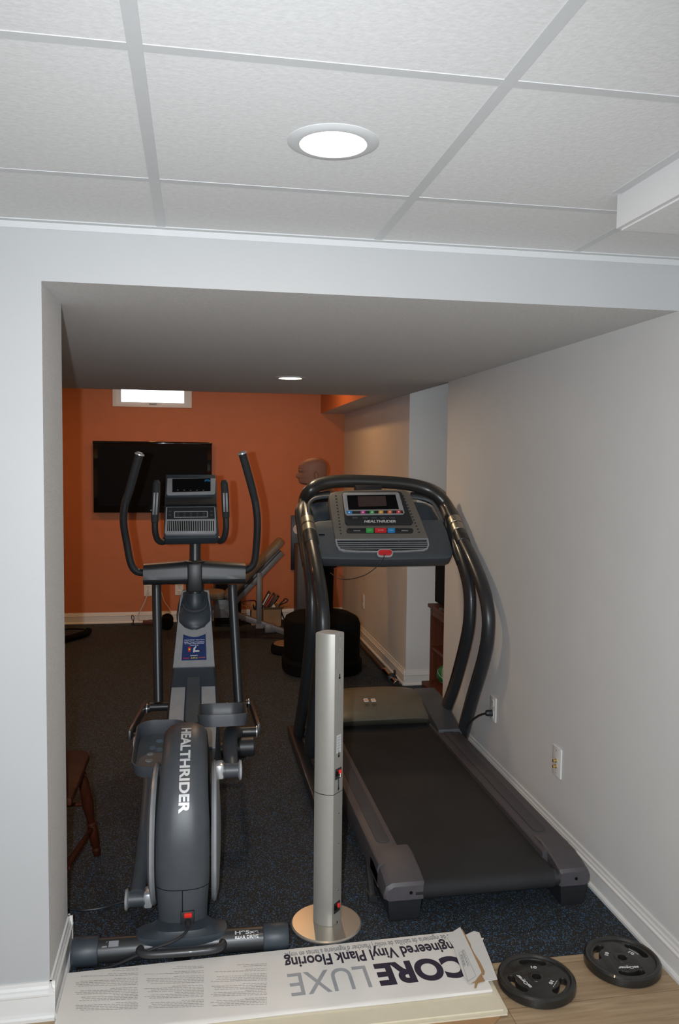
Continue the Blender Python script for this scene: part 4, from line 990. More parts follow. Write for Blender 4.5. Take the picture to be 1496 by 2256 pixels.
def down_text(s_, xa, xb, ya, yb, m, off, name='lettering'):
    """upside-down line: photograph pixels give its left/right ends and top/bottom"""
    a, c = kf(xa[0], xa[1]), kf(xb[0], xb[1]); wd = (c-a).length
    h = abs(kf((xa[0]+xb[0])/2, ya).y - kf((xa[0]+xb[0])/2, yb).y)
    mid = (a+c)/2; d = (a-c).normalized()
    b = NB(); text(b, s_, 0.05, frame(mid + V((0, 0, 0.0002)), d, V((-d.y, d.x, 0))), offset=off, fit=(wd, h), extrude=0.0003)
    return obj(name, b, m, K, smooth=False)
def axes_ok(): pass
down_text('CORE', (830, 2148), (1027, 2127), 2107, 2157, M['ink'], 0.0022)
down_text('LUXE', (637, 2170), (812, 2150), 2133, 2183, M['inkluxe'], 0.0002)
down_text('Engineered Vinyl Plank Flooring', (627, 2119), (1012, 2080), 2084, 2115, M['ink'], 0.0012)
down_text('pisos de ingenier\u00eda de tablillas de vinilo | Plancher d\u2019ing\u00e9nierie \u00e0 lames en vinyle', (627, 2104), (1008, 2060), 2074, 2089, M['inkgrey'], 0.0002)
rnd = random.Random(3)
b = NB()
for c0, c1 in ((165, 304), (317, 449), (463, 588)):
    y = 2133.0
    row = 0
    while y < 2222:
        yy = y + (304-(c0+c1)/2)*0.035 + 2
        a, c = kf(c0, yy), kf(c1, yy - (c1-c0)*0.03)
        full = (c-a).length; L_ = full*(rnd.uniform(0.35, 0.55) if row in (0, 1, 3, 6, 12, 16, 21) else rnd.uniform(0.86, 1.0))
        d = (c-a).normalized(); p = c - d*L_
        if row not in (2, 5, 11, 20):
            nseg = max(2, int(L_/0.014)); q0 = 0.0
            while q0 < L_:
                q1 = min(L_, q0+rnd.uniform(0.005, 0.016)); 
                e0, e1 = p+d*q0, p+d*q1
                vs = [b.verts.new(v) for v in (e0+V((0, -0.00085, 0.0003)), e1+V((0, -0.00085, 0.0003)), e1+V((0, 0.00085, 0.0003)), e0+V((0, 0.00085, 0.0003)))]
                b.faces.new(vs); q0 = q1+0.0022
        y += 3.55; row += 1
obj('printed_text', b, M['inktext'], K, smooth=False)
wf = slab([(1024, 2060), (1044, 2051), (1056, 2054), (1061, 2066), (1078, 2108), (1096, 2157), (1069, 2161), (1056, 2140), (1040, 2100)], BZ1+0.0026, 0.0022, 'end_flap', M['flap'], K)
slab([(1060, 2066), (1066, 2066), (1064, 2072)], BZ1+0.0015, 0.0012, 'tape_scrap', M['flap'], wf)
slab([(1018, 2046), (1024, 2056), (1037, 2080), (1038, 2086), (1045, 2100), (1058, 2120), (1068, 2140), (1067, 2147), (1062, 2148), (1068, 2161), (1053, 2165), (1049, 2176), (1045, 2176), (1047, 2164), (1035, 2166), (1040, 2150), (1020, 2090)], BZ1+0.0046, 0.0016, 'torn_core', M['kraft'], K)
tf = slab([(984, 2063), (998, 2052), (1014, 2042), (1022, 2058), (1040, 2096), (1061, 2142), (1053, 2152), (1047, 2160), (1034, 2167), (1022, 2150), (1009, 2115), (999, 2085), (990, 2072)], BZ1+0.0070, 0.0018, 'torn_flap', M['flap'], K)
P4 = [onZ(x, y, BZ1+0.0074) for x, y in ((1011, 2100), (1022, 2092), (1049, 2150), (1031, 2162))]
b = NB(); 
def strip2(b, a, c, w_):
    d = (c-a).normalized(); n = V((-d.y, d.x, 0))*w_/2
    b.faces.new([b.verts.new(q) for q in (a-n, c-n, c+n, a+n)])
for i in range(4): strip2(b, P4[i], P4[(i+1) % 4], 0.0010)
strip2(b, P4[0].lerp(P4[1], 0.62), P4[3].lerp(P4[2], 0.62).lerp(P4[0].lerp(P4[1], 0.62), 0.42), 0.0020)
strip2(b, P4[0].lerp(P4[1], 0.80), P4[3].lerp(P4[2], 0.80).lerp(P4[0].lerp(P4[1], 0.80), 0.42), 0.0012)
obj('label_print', b, M['inkgrey'], tf, smooth=False)
b = NB(); e0 = P4[0].lerp(P4[1], 0.12).lerp(P4[3], 0.10); e1 = P4[0].lerp(P4[1], 0.12).lerp(P4[3], 0.52); sd = (P4[1]-P4[0]).normalized()*0.011
for k in range(12):
    p = e0.lerp(e1, k/12); q = e0.lerp(e1, (k+0.4+0.3*(k % 3 == 0))/12)
    b.faces.new([b.verts.new(v) for v in (p, q, q+sd, p+sd)])
obj('barcode', b, M['inkgrey'], tf, smooth=False)

# ================================================================== WEIGHT PLATES
def slot(a0, r0=0.067, r1=0.089, half=0.40, n=10):
    out = []
    rm, rr_ = (r0+r1)/2, (r1-r0)/2
    for i in range(n+1): t = a0-half+2*half*i/n; out.append((r1*math.cos(t), r1*math.sin(t)))
    for i in range(1, 5): t = PI*i/5; c = (rm*math.cos(a0+half), rm*math.sin(a0+half)); out.append((c[0]+rr_*math.cos(a0+half+t), c[1]+rr_*math.sin(a0+half+t)))
    for i in range(n+1): t = a0+half-2*half*i/n; q = r0*(1.0 + 0.06*math.cos((t-a0)/half*PI/2)); out.append((q*math.cos(t), q*math.sin(t)))
    for i in range(1, 5): t = PI*i/5; c = (rm*math.cos(a0-half), rm*math.sin(a0-half)); out.append((c[0]+rr_*math.cos(a0-half+PI+t), c[1]+rr_*math.sin(a0-half+PI+t)))
    return out
def circ(r, n=40): return [(r*math.cos(2*PI*i/n), r*math.sin(2*PI*i/n)) for i in range(n)]
def weight_plate(loc, rz, label):
    t = thing('weight_plate', label, 'weight plate', loc, rz)
    b = NB(); lathe(b, [(0.098, 0.004), (0.104, 0.0), (0.113, 0.0), (0.1175, 0.005), (0.118, 0.016), (0.1165, 0.026), (0.111, 0.031), (0.104, 0.0305), (0.098, 0.024)], (0, 0, 0), seg=72)
    # close the ring on its inside
    vs = [v for v in b.verts]; n = 72
    for f in [f for f in b.faces if len(f.verts) > 4]: b.faces.remove(f)
    b.verts.ensure_lookup_table()
    for i in range(n): b.faces.new((vs[i], vs[(i+1) % n], vs[8*n+(i+1) % n], vs[8*n+i]))
    obj('rim', b, M['iron'], t, local=True)
    b = NB(); plate2d(b, [circ(0.101, 64)] + [slot(2*PI*k/3) for k in range(3)] + [circ(0.0135)], Matrix.Translation((0, 0, 0.004)), 0.022, 0.003); web = obj('web', b, M['iron'], t, local=True)
    b = NB(); lathe(b, [(0.0136, 0.006), (0.0136, 0.0272), (0.0165, 0.0288), (0.024, 0.0275), (0.026, 0.025)], (0, 0, 0), seg=36); 
    for f in [f for f in b.faces if len(f.verts) > 4]: b.faces.remove(f)
    obj('hub_ring', b, M['iron'], t, local=True)
    for k, s_ in enumerate(('saOgear', '10', '10')):
        a = 2*PI*k/3; o_ = V((0.047*math.cos(a), 0.047*math.sin(a), 0.0262))
        Mf = frame(o_, V((math.sin(a), -math.cos(a), 0)), V((math.cos(a), math.sin(a), 0)))
        b = NB(); text(b, s_, 0.02, Mf, fit=(0.066, 0.0155) if k == 0 else (0.018, 0.012), offset=0.0006, extrude=0.0008); obj('lettering', b, M['ironink'], web, local=True, smooth=False)
        if k == 1:
            b = NB(); plate2d(b, [rrect(0.036, 0.0012, 0.0005, 1)], Mf @ Matrix.Translation((0, 0.012, 0)), 0.0008); obj('painted_bar', b, M['ironink'], web, local=True, smooth=False)
    return t
w1 = weight_plate((1.028, 2.246, 0.0), math.radians(196), 'black iron weight plate beside the torn end of the flooring carton')
def copy_tree(o, parent=None):
    c = o.copy(); C.objects.link(c)
    if parent is not None: c.parent = parent
    for ch in [x for x in bpy.data.objects if x.parent == o and x.name != c.name]: copy_tree(ch, c)
    return c
w2 = copy_tree(w1); w2.location = (1.338, 2.292, 0.0); w2.rotation_euler = (0, 0, math.radians(264)); w2['label'] = 'black iron weight plate against the right wall baseboard'
for w_ in (w1, w2): w_['group'] = 'iron weight plates on the floor'

# ================================================================== WALL PLATES
def wall_plate(name, label, cat, c, nrm, w_=0.082, h=0.126, kind='duplex', group=None):
    t = thing(name, label, cat, c, 0, group)
    nrm = V(nrm); x = V((0, 0, 1)).cross(nrm).normalized(); Mf = frame(V(c), x, V((0, 0, 1)))
    b = NB(); plate2d(b, [rrect(w_, h, 0.005)], Mf, 0.006, 0.0022); obj('cover_plate', b, M['white'], t)
    if kind == 'duplex':
        for dz in (-0.030, 0.030):
            b = NB(); plate2d(b, [rrect(0.034, 0.040, 0.013, 6)], Mf @ Matrix.Translation((0, dz, 0.0058)), 0.0022, 0.0006); r = obj('receptacle', b, M['white'], t)
            for dx in (-0.007, 0.007):
                b = NB(); plate2d(b, [rrect(0.003, 0.010, 0.0006, 1, dx, 0.004)], Mf @ Matrix.Translation((0, dz, 0.0078)), 0.0006); obj('slot', b, M['black_matte'], r)
            b = NB(); plate2d(b, [circ(0.0028, 12)], Mf @ Matrix.Translation((0, dz-0.010, 0.0078)), 0.0006); obj('ground_hole', b, M['black_matte'], r)
        b = NB(); plate2d(b, [circ(0.0034, 14)], Mf @ Matrix.Translation((0, 0, 0.006)), 0.001); obj('screw', b, M['chrome'], t)
    elif kind == 'jack':
        for dz in (-0.020, 0.004):
            b = NB(); R = Mf.to_3x3(); lathe(b, [(0.0001, 0.0), (0.0085, 0.0), (0.0085, 0.004), (0.0058, 0.005), (0.0058, 0.016), (0.003, 0.0165)], Mf @ V((0, dz, 0.006)), seg=16, R=R); obj('coax_jack', b, M['brass'], t)
        for dz in (-0.048, 0.048):
            b = NB(); plate2d(b, [circ(0.003, 12)], Mf @ Matrix.Translation((0, dz, 0.006)), 0.001); obj('screw', b, M['chrome'], t)
    return t
wall_plate('wall_outlet', 'white duplex outlet with the black treadmill plug in it', 'outlet', (XR, 3.832, 0.356), (-1, 0, 0))
wall_plate('jack_plate', 'white wall plate with two brass jacks above the right baseboard', 'wall plate', (XR, 3.096, 0.357), (-1, 0, 0), kind='jack')
wall_plate('wall_outlet', 'narrow-looking outlet far along the beige wall beyond the alcove', 'outlet', (XR, 7.05, 0.347), (-1, 0, 0))
p = onY(327, 1299, YF); wall_plate('wall_outlet', 'outlet on the orange wall with the white cord hanging from it', 'outlet', (p.x, YF, p.z), (0, -1, 0))
p = onY(395, 1297, YF); wall_plate('wall_outlet', 'outlet on the orange wall just behind the elliptical mast', 'outlet', (p.x, YF, p.z), (0, -1, 0))

# ================================================================== TELEVISION
t = thing('television', 'black flat television mounted on the orange wall under the window', 'television', (-0.395, 8.06, 1.082))
b = NB(); box(b, (-0.395, 8.045, 1.425), (1.118, 0.05, 0.686), bev=0.008); obj('casing', b, M['gloss_black'], t)
b = NB(); box(b, (-0.395, 8.019, 1.435), (1.03, 0.004, 0.575)); obj('screen', b, M['screen'], t)
b = NB(); bx(b, -0.955, 0.165, 8.014, 8.022, 1.742, 1.766, bev=0.0025); obj('top_bezel', b, M['gloss_black'], t)
b = NB(); plate2d(b, [rrect(0.05, 0.008, 0.001)], frame(V((-0.395, 8.0195, 1.105)), (1, 0, 0), (0, 0, 1)), 0.001); obj('badge', b, M['sheen'], t)
b = NB(); bx(b, -0.55, -0.24, 8.07, 8.094, 1.25, 1.6); obj('wall_bracket', b, M['blacksteel'], t)

# ================================================================== TRAINING DUMMY
DXc, DYc = 0.960, 6.10
D = thing('training_dummy', 'bald punching dummy bust on a black base behind the treadmill', 'punching dummy', (DXc, DYc, 0))
def se(a, c, z, n=2.6, k=40, cx_=DXc, cy_=DYc):
    out = []
    for i in range(k):
        q = 2*PI*i/k; u, v = math.cos(q), math.sin(q)
        out.append(V((cx_ + a*abs(u)**(2/n)*(1 if u >= 0 else -1), cy_ + c*abs(v)**(2/n)*(1 if v >= 0 else -1), z)))
    return out
b = NB(); rings(b, [se(0.285, 0.285, 0.0), se(0.302, 0.302, 0.012), se(0.304, 0.304, 0.085), se(0.292, 0.292, 0.102), se(0.286, 0.286, 0.11), se(0.290, 0.290, 0.36), se(0.275, 0.275, 0.40), se(0.22, 0.22, 0.43), se(0.13, 0.13, 0.445), se(0.105, 0.105, 0.46)]); obj('weighted_base', b, M['black_matte'], D)
b = NB(); tube(b, [(DXc-0.01, DYc, 0.44), (DXc-0.005, DYc, 0.82)], 0.094, seg=24, sub=1); obj('post_sleeve', b, M['black_matte'], D)
# bust: torso, neck and head as one skin, looking towards -x
secs = [  # z, front x, back x, half width (y)
 (0.80, 0.885, 1.065, 0.150), (0.88, 0.865, 1.080, 0.165), (0.98, 0.850, 1.085, 0.170), (1.08, 0.835, 1.095, 0.195), (1.18, 0.825, 1.100, 0.225), (1.26, 0.832, 1.100, 0.235), (1.32, 0.850, 1.092, 0.215), (1.355, 0.865, 1.075, 0.165), (1.378, 0.872, 1.050, 0.105), (1.395, 0.868, 1.020, 0.070), (1.41, 0.848, 1.005, 0.061),
 (1.420, 0.800, 0.998, 0.060), (1.430, 0.778, 0.994, 0.063), (1.445, 0.772, 0.992, 0.066), (1.462, 0.772, 0.993, 0.069), (1.480, 0.768, 0.996, 0.073), (1.500, 0.766, 1.000, 0.077), (1.520, 0.772, 1.004, 0.080), (1.535, 0.768, 1.005, 0.082), (1.555, 0.764, 1.006, 0.083), (1.580, 0.772, 1.002, 0.081), (1.605, 0.795, 0.990, 0.074), (1.625, 0.830, 0.966, 0.058), (1.636, 0.868, 0.935, 0.030), (1.638, 0.890, 0.912, 0.008)]
secs = [(z, f_, r_, h_) if z <= 1.41 else (1.41+(z-1.41)*0.925, f_+0.004, r_-0.016, h_*0.96) for z, f_, r_, h_ in secs]
secs2 = []
for a, c in zip(secs[:-1], secs[1:]):
    for k in range(3): secs2.append(tuple(a[i]+(c[i]-a[i])*k/3 for i in range(4)))
secs2.append(secs[-1])
rr = []; KN = 56
def gs(v, c, s_): return math.exp(-((v-c)/s_)**2)
for z, f, r, hw in secs2:
    ring = []; cx_ = f*0.45+r*0.55
    for i in range(KN):
        q = 2*PI*i/KN; u, v = math.cos(q), math.sin(q)
        x = cx_ + (r-cx_)*u if u >= 0 else cx_ + (cx_-f)*u
        y = hw*v
        if z > 1.41:
            fr = max(0, -u)
            nose = 0.019*gs(z, 1.4729, 0.012)*gs(y, 0, 0.014) + 0.016*gs(z, 1.4932, 0.016)*gs(y, 0, 0.010)
            brow = 0.010*gs(z, 1.5219, 0.007)*gs(abs(y), 0.030, 0.026)
            eye = -0.012*gs(z, 1.5044, 0.009)*gs(abs(y), 0.030, 0.016)
            lip = 0.007*gs(z, 1.4488, 0.005)*gs(y, 0, 0.022) - 0.005*gs(z, 1.4438, 0.002)*gs(y, 0, 0.024) + 0.006*gs(z, 1.4387, 0.005)*gs(y, 0, 0.020)
            chin = 0.006*gs(z, 1.4229, 0.008)*gs(y, 0, 0.02)
            fold = 0.004*math.sin((z-1.54)*430)*gs(z, 1.5506, 0.014)*gs(y, 0, 0.05)
            x -= (nose+brow+eye+lip+chin+fold)*(fr**0.5 if fr > 0 else 0)
        ring.append(V((x, DYc+y, z)))
    rr.append(ring)
b = NB(); rings(b, rr)
bust = obj('bust', b, M['skin'], D, angle=80)
for s in (-1, 1):
    b = NB(); ec_ = V((0.892, DYc+s*0.081, 1.4905))
    R = Matrix.Rotation(-0.15, 3, 'Y')
    rs = []
    for a_, off in ((1.0, 0.0), (1.05, 0.008), (0.85, 0.013), (0.62, 0.007), (0.2, 0.005)):
        rs.append([ec_ + R @ V((0.017*a_*math.cos(q)*(1.0 if math.sin(q) > -0.3 else 0.8), s*off, 0.031*a_*math.sin(q))) for q in [2*PI*i/24 for i in range(24)]])
    rings(b, rs); obj('ear', b, M['skin'], bust)
# black shirt over the torso
b = NB(); rs = []
for z, f, r, hw in [q for q in secs2 if q[0] <= 1.374]:
    cx_ = (f+r)/2; g = 0.006
    rs.append([V((cx_ + ((r-f)/2+g)*math.cos(2*PI*i/48), DYc+(hw+g)*math.sin(2*PI*i/48), z-0.004)) for i in range(48)])
rings(b, rs, cap=False); bmesh.ops.solidify(b, geom=b.faces[:], thickness=0.003); obj('shirt', b, M['black_matte'], D, angle=80)

# ================================================================== WEIGHT BENCH
B_N = thing('weight_bench', 'adjustable weight bench with raised backrest against the orange wall', 'weight bench', (0.40, 7.30, 0))
def wb(name, bm, m, par=None, **kw): return obj(name, bm, m, par or B_N, **kw)
BYc = 7.30
lo_, hi_ = V((0.285, BYc, 0.345)), V((0.795, BYc, 0.865)); bd = (hi_-lo_).normalized(); bn = V((-bd.z, 0, bd.x))
Mb = frame((lo_+hi_)/2, bd, V((0, 1, 0)))
b = NB(); plate2d(b, [rrect((hi_-lo_).length, 0.27, 0.07, 7)], Mb @ Matrix.Translation((0, 0, 0.0)) , 0.055, 0.012); bmesh.ops.transform(b, matrix=Matrix.Translation(bn*0.0), verts=b.verts); bk = wb('backrest_pad', b, M['vinyl'])
q0, q1 = V((0.30, BYc, 0.30)), V((0.74, BYc, 0.755))
b = NB()
for dy in (-0.075, 0.075): pass
beam(b, q0+V((0.02, -0.09, 0.0)), q1+V((0.03, -0.09, 0.02)), 0.045, 0.045, bev=0.004); wb('backrest_frame', b, M['bench_steel'])
b = NB(); beam(b, q0+V((0.02, 0.09, 0.0)), q1+V((0.03, 0.09, 0.02)), 0.045, 0.045, bev=0.004); wb('backrest_frame', b, M['bench_steel'])
b = NB(); cyl(b, V((0.555, BYc-0.12, 0.575)), V((0.555, BYc-0.11, 0.575)), 0.012, seg=12); wb('pivot_bolt', b, M['chrome'])
b = NB(); plate2d(b, [rrect(0.36, 0.30, 0.10, 8)], Matrix.Translation((0.085, BYc, 0.365)), 0.06, 0.014); wb('seat_pad', b, M['vinyl'])
b = NB(); beam(b, (0.565, BYc-0.09, 0.12), (0.565, BYc-0.09, 0.60), 0.045, 0.05, up=(0, 1, 0), bev=0.004); bx(b, 0.535, 0.60, BYc-0.12, BYc-0.06, 0.10, 0.14); wb('support_post', b, M['bench_steel'])
b = NB(); beam(b, (0.16, BYc-0.02, 0.29), (0.90, BYc-0.14, 0.025), 0.05, 0.05, bev=0.004); wb('base_beam', b, M['bench_steel'])
b = NB(); bx(b, 0.615, 0.70, BYc-0.13, BYc-0.06, 0.06, 0.135, bev=0.006); wb('bracket', b, M['bench_steel'])
b = NB(); bx(b, 0.17, 0.30, BYc-0.06, BYc+0.06, 0.19, 0.355, bev=0.006); wb('seat_bracket', b, M['bench_steel'])
b = NB(); cyl(b, V((0.235, BYc-0.065, 0.295)), V((0.235, BYc-0.09, 0.295)), 0.022, seg=16); wb('adjustment_knob', b, M['chrome'])
b = NB(); beam(b, (0.04, BYc, 0.025), (0.04, BYc, 0.36), 0.05, 0.05, up=(0, 1, 0)); wb('front_leg', b, M['bench_steel'])
b = NB(); bx(b, 0.02, 0.07, BYc-0.2, BYc+0.2, 0.0, 0.04, bev=0.004); wb('front_foot', b, M['bench_steel'])
b = NB(); bx(b, 0.87, 0.92, BYc-0.32, BYc+0.14, 0.0, 0.045, bev=0.004); wb('rear_foot', b, M['bench_steel'])

# ================================================================== clutter by the orange wall
t = thing('subwoofer', 'dark box-shaped subwoofer standing behind the weight bench', 'speaker', (0.31, 7.92, 0))
b = NB(); box(b, (0.31, 7.92, 0.215), (0.26, 0.26, 0.42), bev=0.008); obj('cabinet', b, M['darkwood'], t)
b = NB(); box(b, (0.31, 7.785, 0.215), (0.235, 0.012, 0.39), bev=0.004); obj('grille', b, M['black_matte'], t)
def open_box(label, x0, x1, y0, y1, h, flaps):
    t = thing('cardboard_box', label, 'cardboard box', ((x0+x1)/2, (y0+y1)/2, 0))
    b = NB()
    th = 0.005
    bx(b, x0, x1, y0, y0+th, 0, h); bx(b, x0, x1, y1-th, y1, 0, h); bx(b, x0, x0+th, y0, y1, 0, h); bx(b, x1-th, x1, y0, y1, 0, h); bx(b, x0, x1, y0, y1, 0, th)
    obj('walls', b, M['kraft'], t, smooth=False)
    for a, c, d in flaps:
        b = NB(); prism(b, [V(a), V(c), V(c)+V(d), V(a)+V(d)], V((0.001, -0.003, 0.003))); obj('flap', b, M['kraft'], t, smooth=False)
    return t
open_box('open cardboard box of game cases right of the bench post', 0.640, 0.822, 7.72, 7.90, 0.168, [((0.64, 7.72, 0.168), (0.822, 7.72, 0.168), (0.02, -0.05, 0.028)), ((0.822, 7.72, 0.168), (0.822, 7.90, 0.168), (0.09, -0.01, 0.012)), ((0.64, 7.90, 0.168), (0.822, 7.90, 0.168), (0, 0.06, 0.03))])
for k, (x, z, tilt, m_) in enumerate(((0.672, 0.250, -0.5, 'black'), (0.717, 0.235, -0.55, 'black'), (0.750, 0.222, -0.6, 'gloss_black'))):
    t = thing('game_case', ['dark game case sticking highest out of the open cardboard box', 'dark game case with red spine, middle of the three in the box', 'dark game case leaning lowest in the open cardboard box'][k], 'game case', (x, 7.812, z-0.085), 0, 'game cases in the cardboard box')
    R = Matrix.Rotation(-tilt, 3, 'Y')
    b = NB(); box(b, (x, 7.812, z), (0.016, 0.125, 0.17), rot=R, bev=0.002); obj('case', b, M[m_], t)
    b = NB(); box(b, V((x, 7.748, z+0.012)), (0.013, 0.004, 0.12), rot=R, bev=0.001); obj('cover_art', b, M['decalwhite'] if k == 0 else M['slate'], t)
    if k == 1:
        b = NB(); box(b, V((x-0.011, 7.745, z+0.010)), (0.008, 0.004, 0.13), rot=R); obj('red_spine', b, M['red'], t)
b = NB(); prism(b, [V((0.69, 7.745, 0.165)), V((0.775, 7.745, 0.165)), V((0.748, 7.750, 0.222))], V((0, 0.004, 0))); finish(obj('paper_sheet', b, M['flap']), 'white paper corner poking out of the open cardboard box', 'paper')
b = NB(); tube(b, [(0.795, 7.79, 0.10), (0.806, 7.785, 0.195), (0.845, 7.78, 0.242), (0.862, 7.77, 0.262), (0.884, 7.77, 0.25), (0.872, 7.77, 0.228), (0.840, 7.78, 0.212), (0.806, 7.80, 0.185), (0.797, 7.805, 0.09)], 0.006, seg=8); finish(obj('cable', b, M['black']), 'short black cable looped above the open cardboard box', 'cable')
b = NB(); tube(b, [(0.835, 7.91, 0.14), (0.85, 7.94, 0.08), (0.88, 7.95, 0.02), (0.93, 7.95, 0.008), (0.965, 7.94, 0.012), (0.968, 7.93, 0.07), (0.945, 7.93, 0.085), (0.925, 7.93, 0.06), (0.935, 7.93, 0.025), (0.955, 7.91, 0.008)], 0.007, seg=8); finish(obj('cable', b, M['black']), 'black cable curling over the white baseboard right of the open box', 'cable')
open_box('small cardboard box of tangled cables left of the bench post', 0.535, 0.632, 7.80, 7.95, 0.15, [((0.535, 7.80, 0.15), (0.535, 7.95, 0.15), (-0.09, -0.01, 0.05)), ((0.535, 7.95, 0.15), (0.632, 7.95, 0.15), (0, 0.05, 0.04))])
b = NB(); rc = random.Random(11)
tube(b, [V((0.562+0.045*rc.random(), 7.835+0.075*rc.random(), 0.06+0.13*rc.random())) for _ in range(9)] + [V((0.585, 7.86, 0.22)), V((0.51, 7.79, 0.245)), V((0.45, 7.765, 0.24)), V((0.46, 7.76, 0.21))], 0.005, seg=6); finish(obj('cable', b, M['black']), 'tangle of thin black cable in the small cardboard box', 'cable')
# grey cabinet and dark panel near the corner
t = thing('steel_cabinet', 'narrow grey cabinet standing by the orange wall behind the dummy', 'cabinet', (1.075, 7.93, 0))
b = NB(); box(b, (1.075, 7.94, 0.385), (0.185, 0.27, 0.77), bev=0.004); obj('body', b, M['greysteel'], t)
b = NB(); box(b, (1.075, 7.803, 0.395), (0.17, 0.008, 0.72), bev=0.003); d_ = obj('door', b, M['greysteel'], t)
b = NB(); box(b, (1.14, 7.795, 0.45), (0.012, 0.015, 0.06), bev=0.003); obj('handle', b, M['black'], d_)
t = thing('wall_panel', 'dark blue panel with a white disc on the orange wall', 'panel', (1.05, 8.085, 0.50))
b = NB(); box(b, (1.045, 8.082, 0.775), (0.19, 0.02, 0.55), bev=0.003); obj('board', b, M['darkblue'], t)
b = NB(); p = onY(655, 1166, 8.07); cyl(b, V((p.x+0.005, 8.072, p.z)), V((p.x+0.005, 8.068, p.z)), 0.048, seg=32); obj('disc', b, M['decalwhite'], t)
# dumbbell, power strip, white cord, padded bar on the floor
t = thing('dumbbell', 'black dumbbell lying end-on by the orange wall', 'dumbbell', (-0.262, 7.80, 0.0))
for y, r in ((7.72, 0.062), (7.90, 0.058)):
    b = NB(); lathe(b, [(0.0001, -0.035), (r*0.8, -0.035), (r, -0.022), (r, 0.022), (r*0.8, 0.035), (0.0001, 0.035)], (-0.262, y, r), seg=20, R=Matrix.Rotation(PI/2, 3, 'X')); obj('weight_head', b, M['black_matte'], t)
b = NB(); cyl(b, V((-0.262, 7.72, 0.06)), V((-0.262, 7.90, 0.06)), 0.016, seg=14); obj('grip', b, M['slate'], t)
t = thing('power_strip', 'dull red power strip on the floor under the orange wall outlet', 'power strip', (-0.40, 7.98, 0))
b = NB(); box(b, (-0.40, 7.98, 0.022), (0.19, 0.055, 0.042), bev=0.006); obj('housing', b, M['redwood'], t)
b = NB(); box(b, (-0.36, 7.97, 0.05), (0.04, 0.03, 0.03), bev=0.004); obj('adapter', b, M['black_matte'], t)
b = NB(); tube(b, [onY(326, 1300, 8.08), onY(322, 1318, 8.06), onY(312, 1340, 8.05), onY(306, 1352, 8.05), onY(305, 1362, 8.04), onY(308, 1368, 8.00)+V((0, 0, 0.004)), onY(318, 1366, 7.99), onY(327, 1367, 7.98)], 0.0055, seg=8); finish(obj('extension_cord', b, M['whitecord']), 'white cord hanging from the orange wall outlet to the power strip', 'cord')
b = NB(); tube(b, [onY(356, 1305, 8.08), onY(362, 1325, 8.06), onY(374, 1342, 8.05), onY(376, 1356, 8.03)+V((0, 0, 0)), onY(370, 1366, 8.0)+V((0, 0, 0.01)), onY(352, 1369, 7.98)], 0.0045, seg=8); finish(obj('lamp_wire', b, M['whitecord']), 'thin cord slanting down the orange wall behind the dumbbell', 'cord')
b = NB(); tube(b, [(-0.585, 7.99, 0.006), (-0.59, 8.01, 0.03), (-0.605, 8.02, 0.06), (-0.60, 8.015, 0.085), (-0.583, 8.01, 0.075), (-0.585, 8.0, 0.03), (-0.60, 7.98, 0.006), (-0.57, 7.955, 0.006), (-0.505, 7.94, 0.006)], 0.004, seg=6); finish(obj('cable', b, M['black']), 'thin black cable curled against the baseboard left of the power strip', 'cable')
t = thing('padded_bar', 'black padded bar lying on the dark floor near the left jamb', 'exercise bar', (-1.15, 7.45, 0))
pA, pB = onZ(120, 1413, 0.03), onZ(188, 1396, 0.03)
b = NB(); tube(b, [pA+V((-0.3, -0.1, 0)), pA, pB, onZ(196, 1386, 0.06)], [0.03, 0.03, 0.03, 0.026], seg=14, sub=4); obj('padded_tube', b, M['black_matte'], t)
b = NB(); tube(b, [onZ(196, 1388, 0.055), onZ(175, 1386, 0.03), onZ(150, 1386, 0.012), onZ(128, 1390, 0.01)], 0.006, seg=8); obj('cord', b, M['black_matte'], t)
# low round step beside the dummy base
t = thing('balance_disc', 'low dark round disc with tan top on the floor beside the dummy', 'balance disc', (0.745, 6.64, 0))
b = NB(); lathe(b, [(0.0001, 0.0), (0.125, 0.0), (0.135, 0.015), (0.132, 0.060), (0.122, 0.075), (0.0001, 0.075)], (0.755, 6.66, 0), seg=40); obj('body', b, M['black_matte'], t)
b = NB(); lathe(b, [(0.0001, 0.0755), (0.112, 0.0755), (0.105, 0.083), (0.0001, 0.086)], (0.755, 6.66, 0), seg=40); obj('top_pad', b, M['tan'], t)
# barbell along the beige wall
t = thing('barbell', 'long barbell with chrome end lying along the beige wall baseboard', 'barbell', (1.42, 6.3, 0))
b = NB(); cyl(b, V((1.405, 5.86, 0.026)), V((1.405, 7.25, 0.026)), 0.0145, seg=16); obj('shaft', b, M['rust'], t)
b = NB(); tube(b, [(1.406, 5.50, 0.026), (1.406, 5.505, 0.026), (1.406, 5.84, 0.026), (1.406, 5.845, 0.026), (1.406, 5.865, 0.026)], [0.019, 0.0235, 0.0235, 0.026, 0.026], seg=20, sub=1); sl = obj('sleeve', b, M['chrome'], t)
b = NB(); tube(b, [(1.406, 5.62, 0.03), (1.406, 5.66, 0.03)], 0.034, seg=20, sub=1); obj('collar', b, M['black'], t)
b = NB(); box(b, (1.425, 5.64, 0.072), (0.012, 0.03, 0.035), bev=0.003); obj('collar_lever', b, M['black'], t)

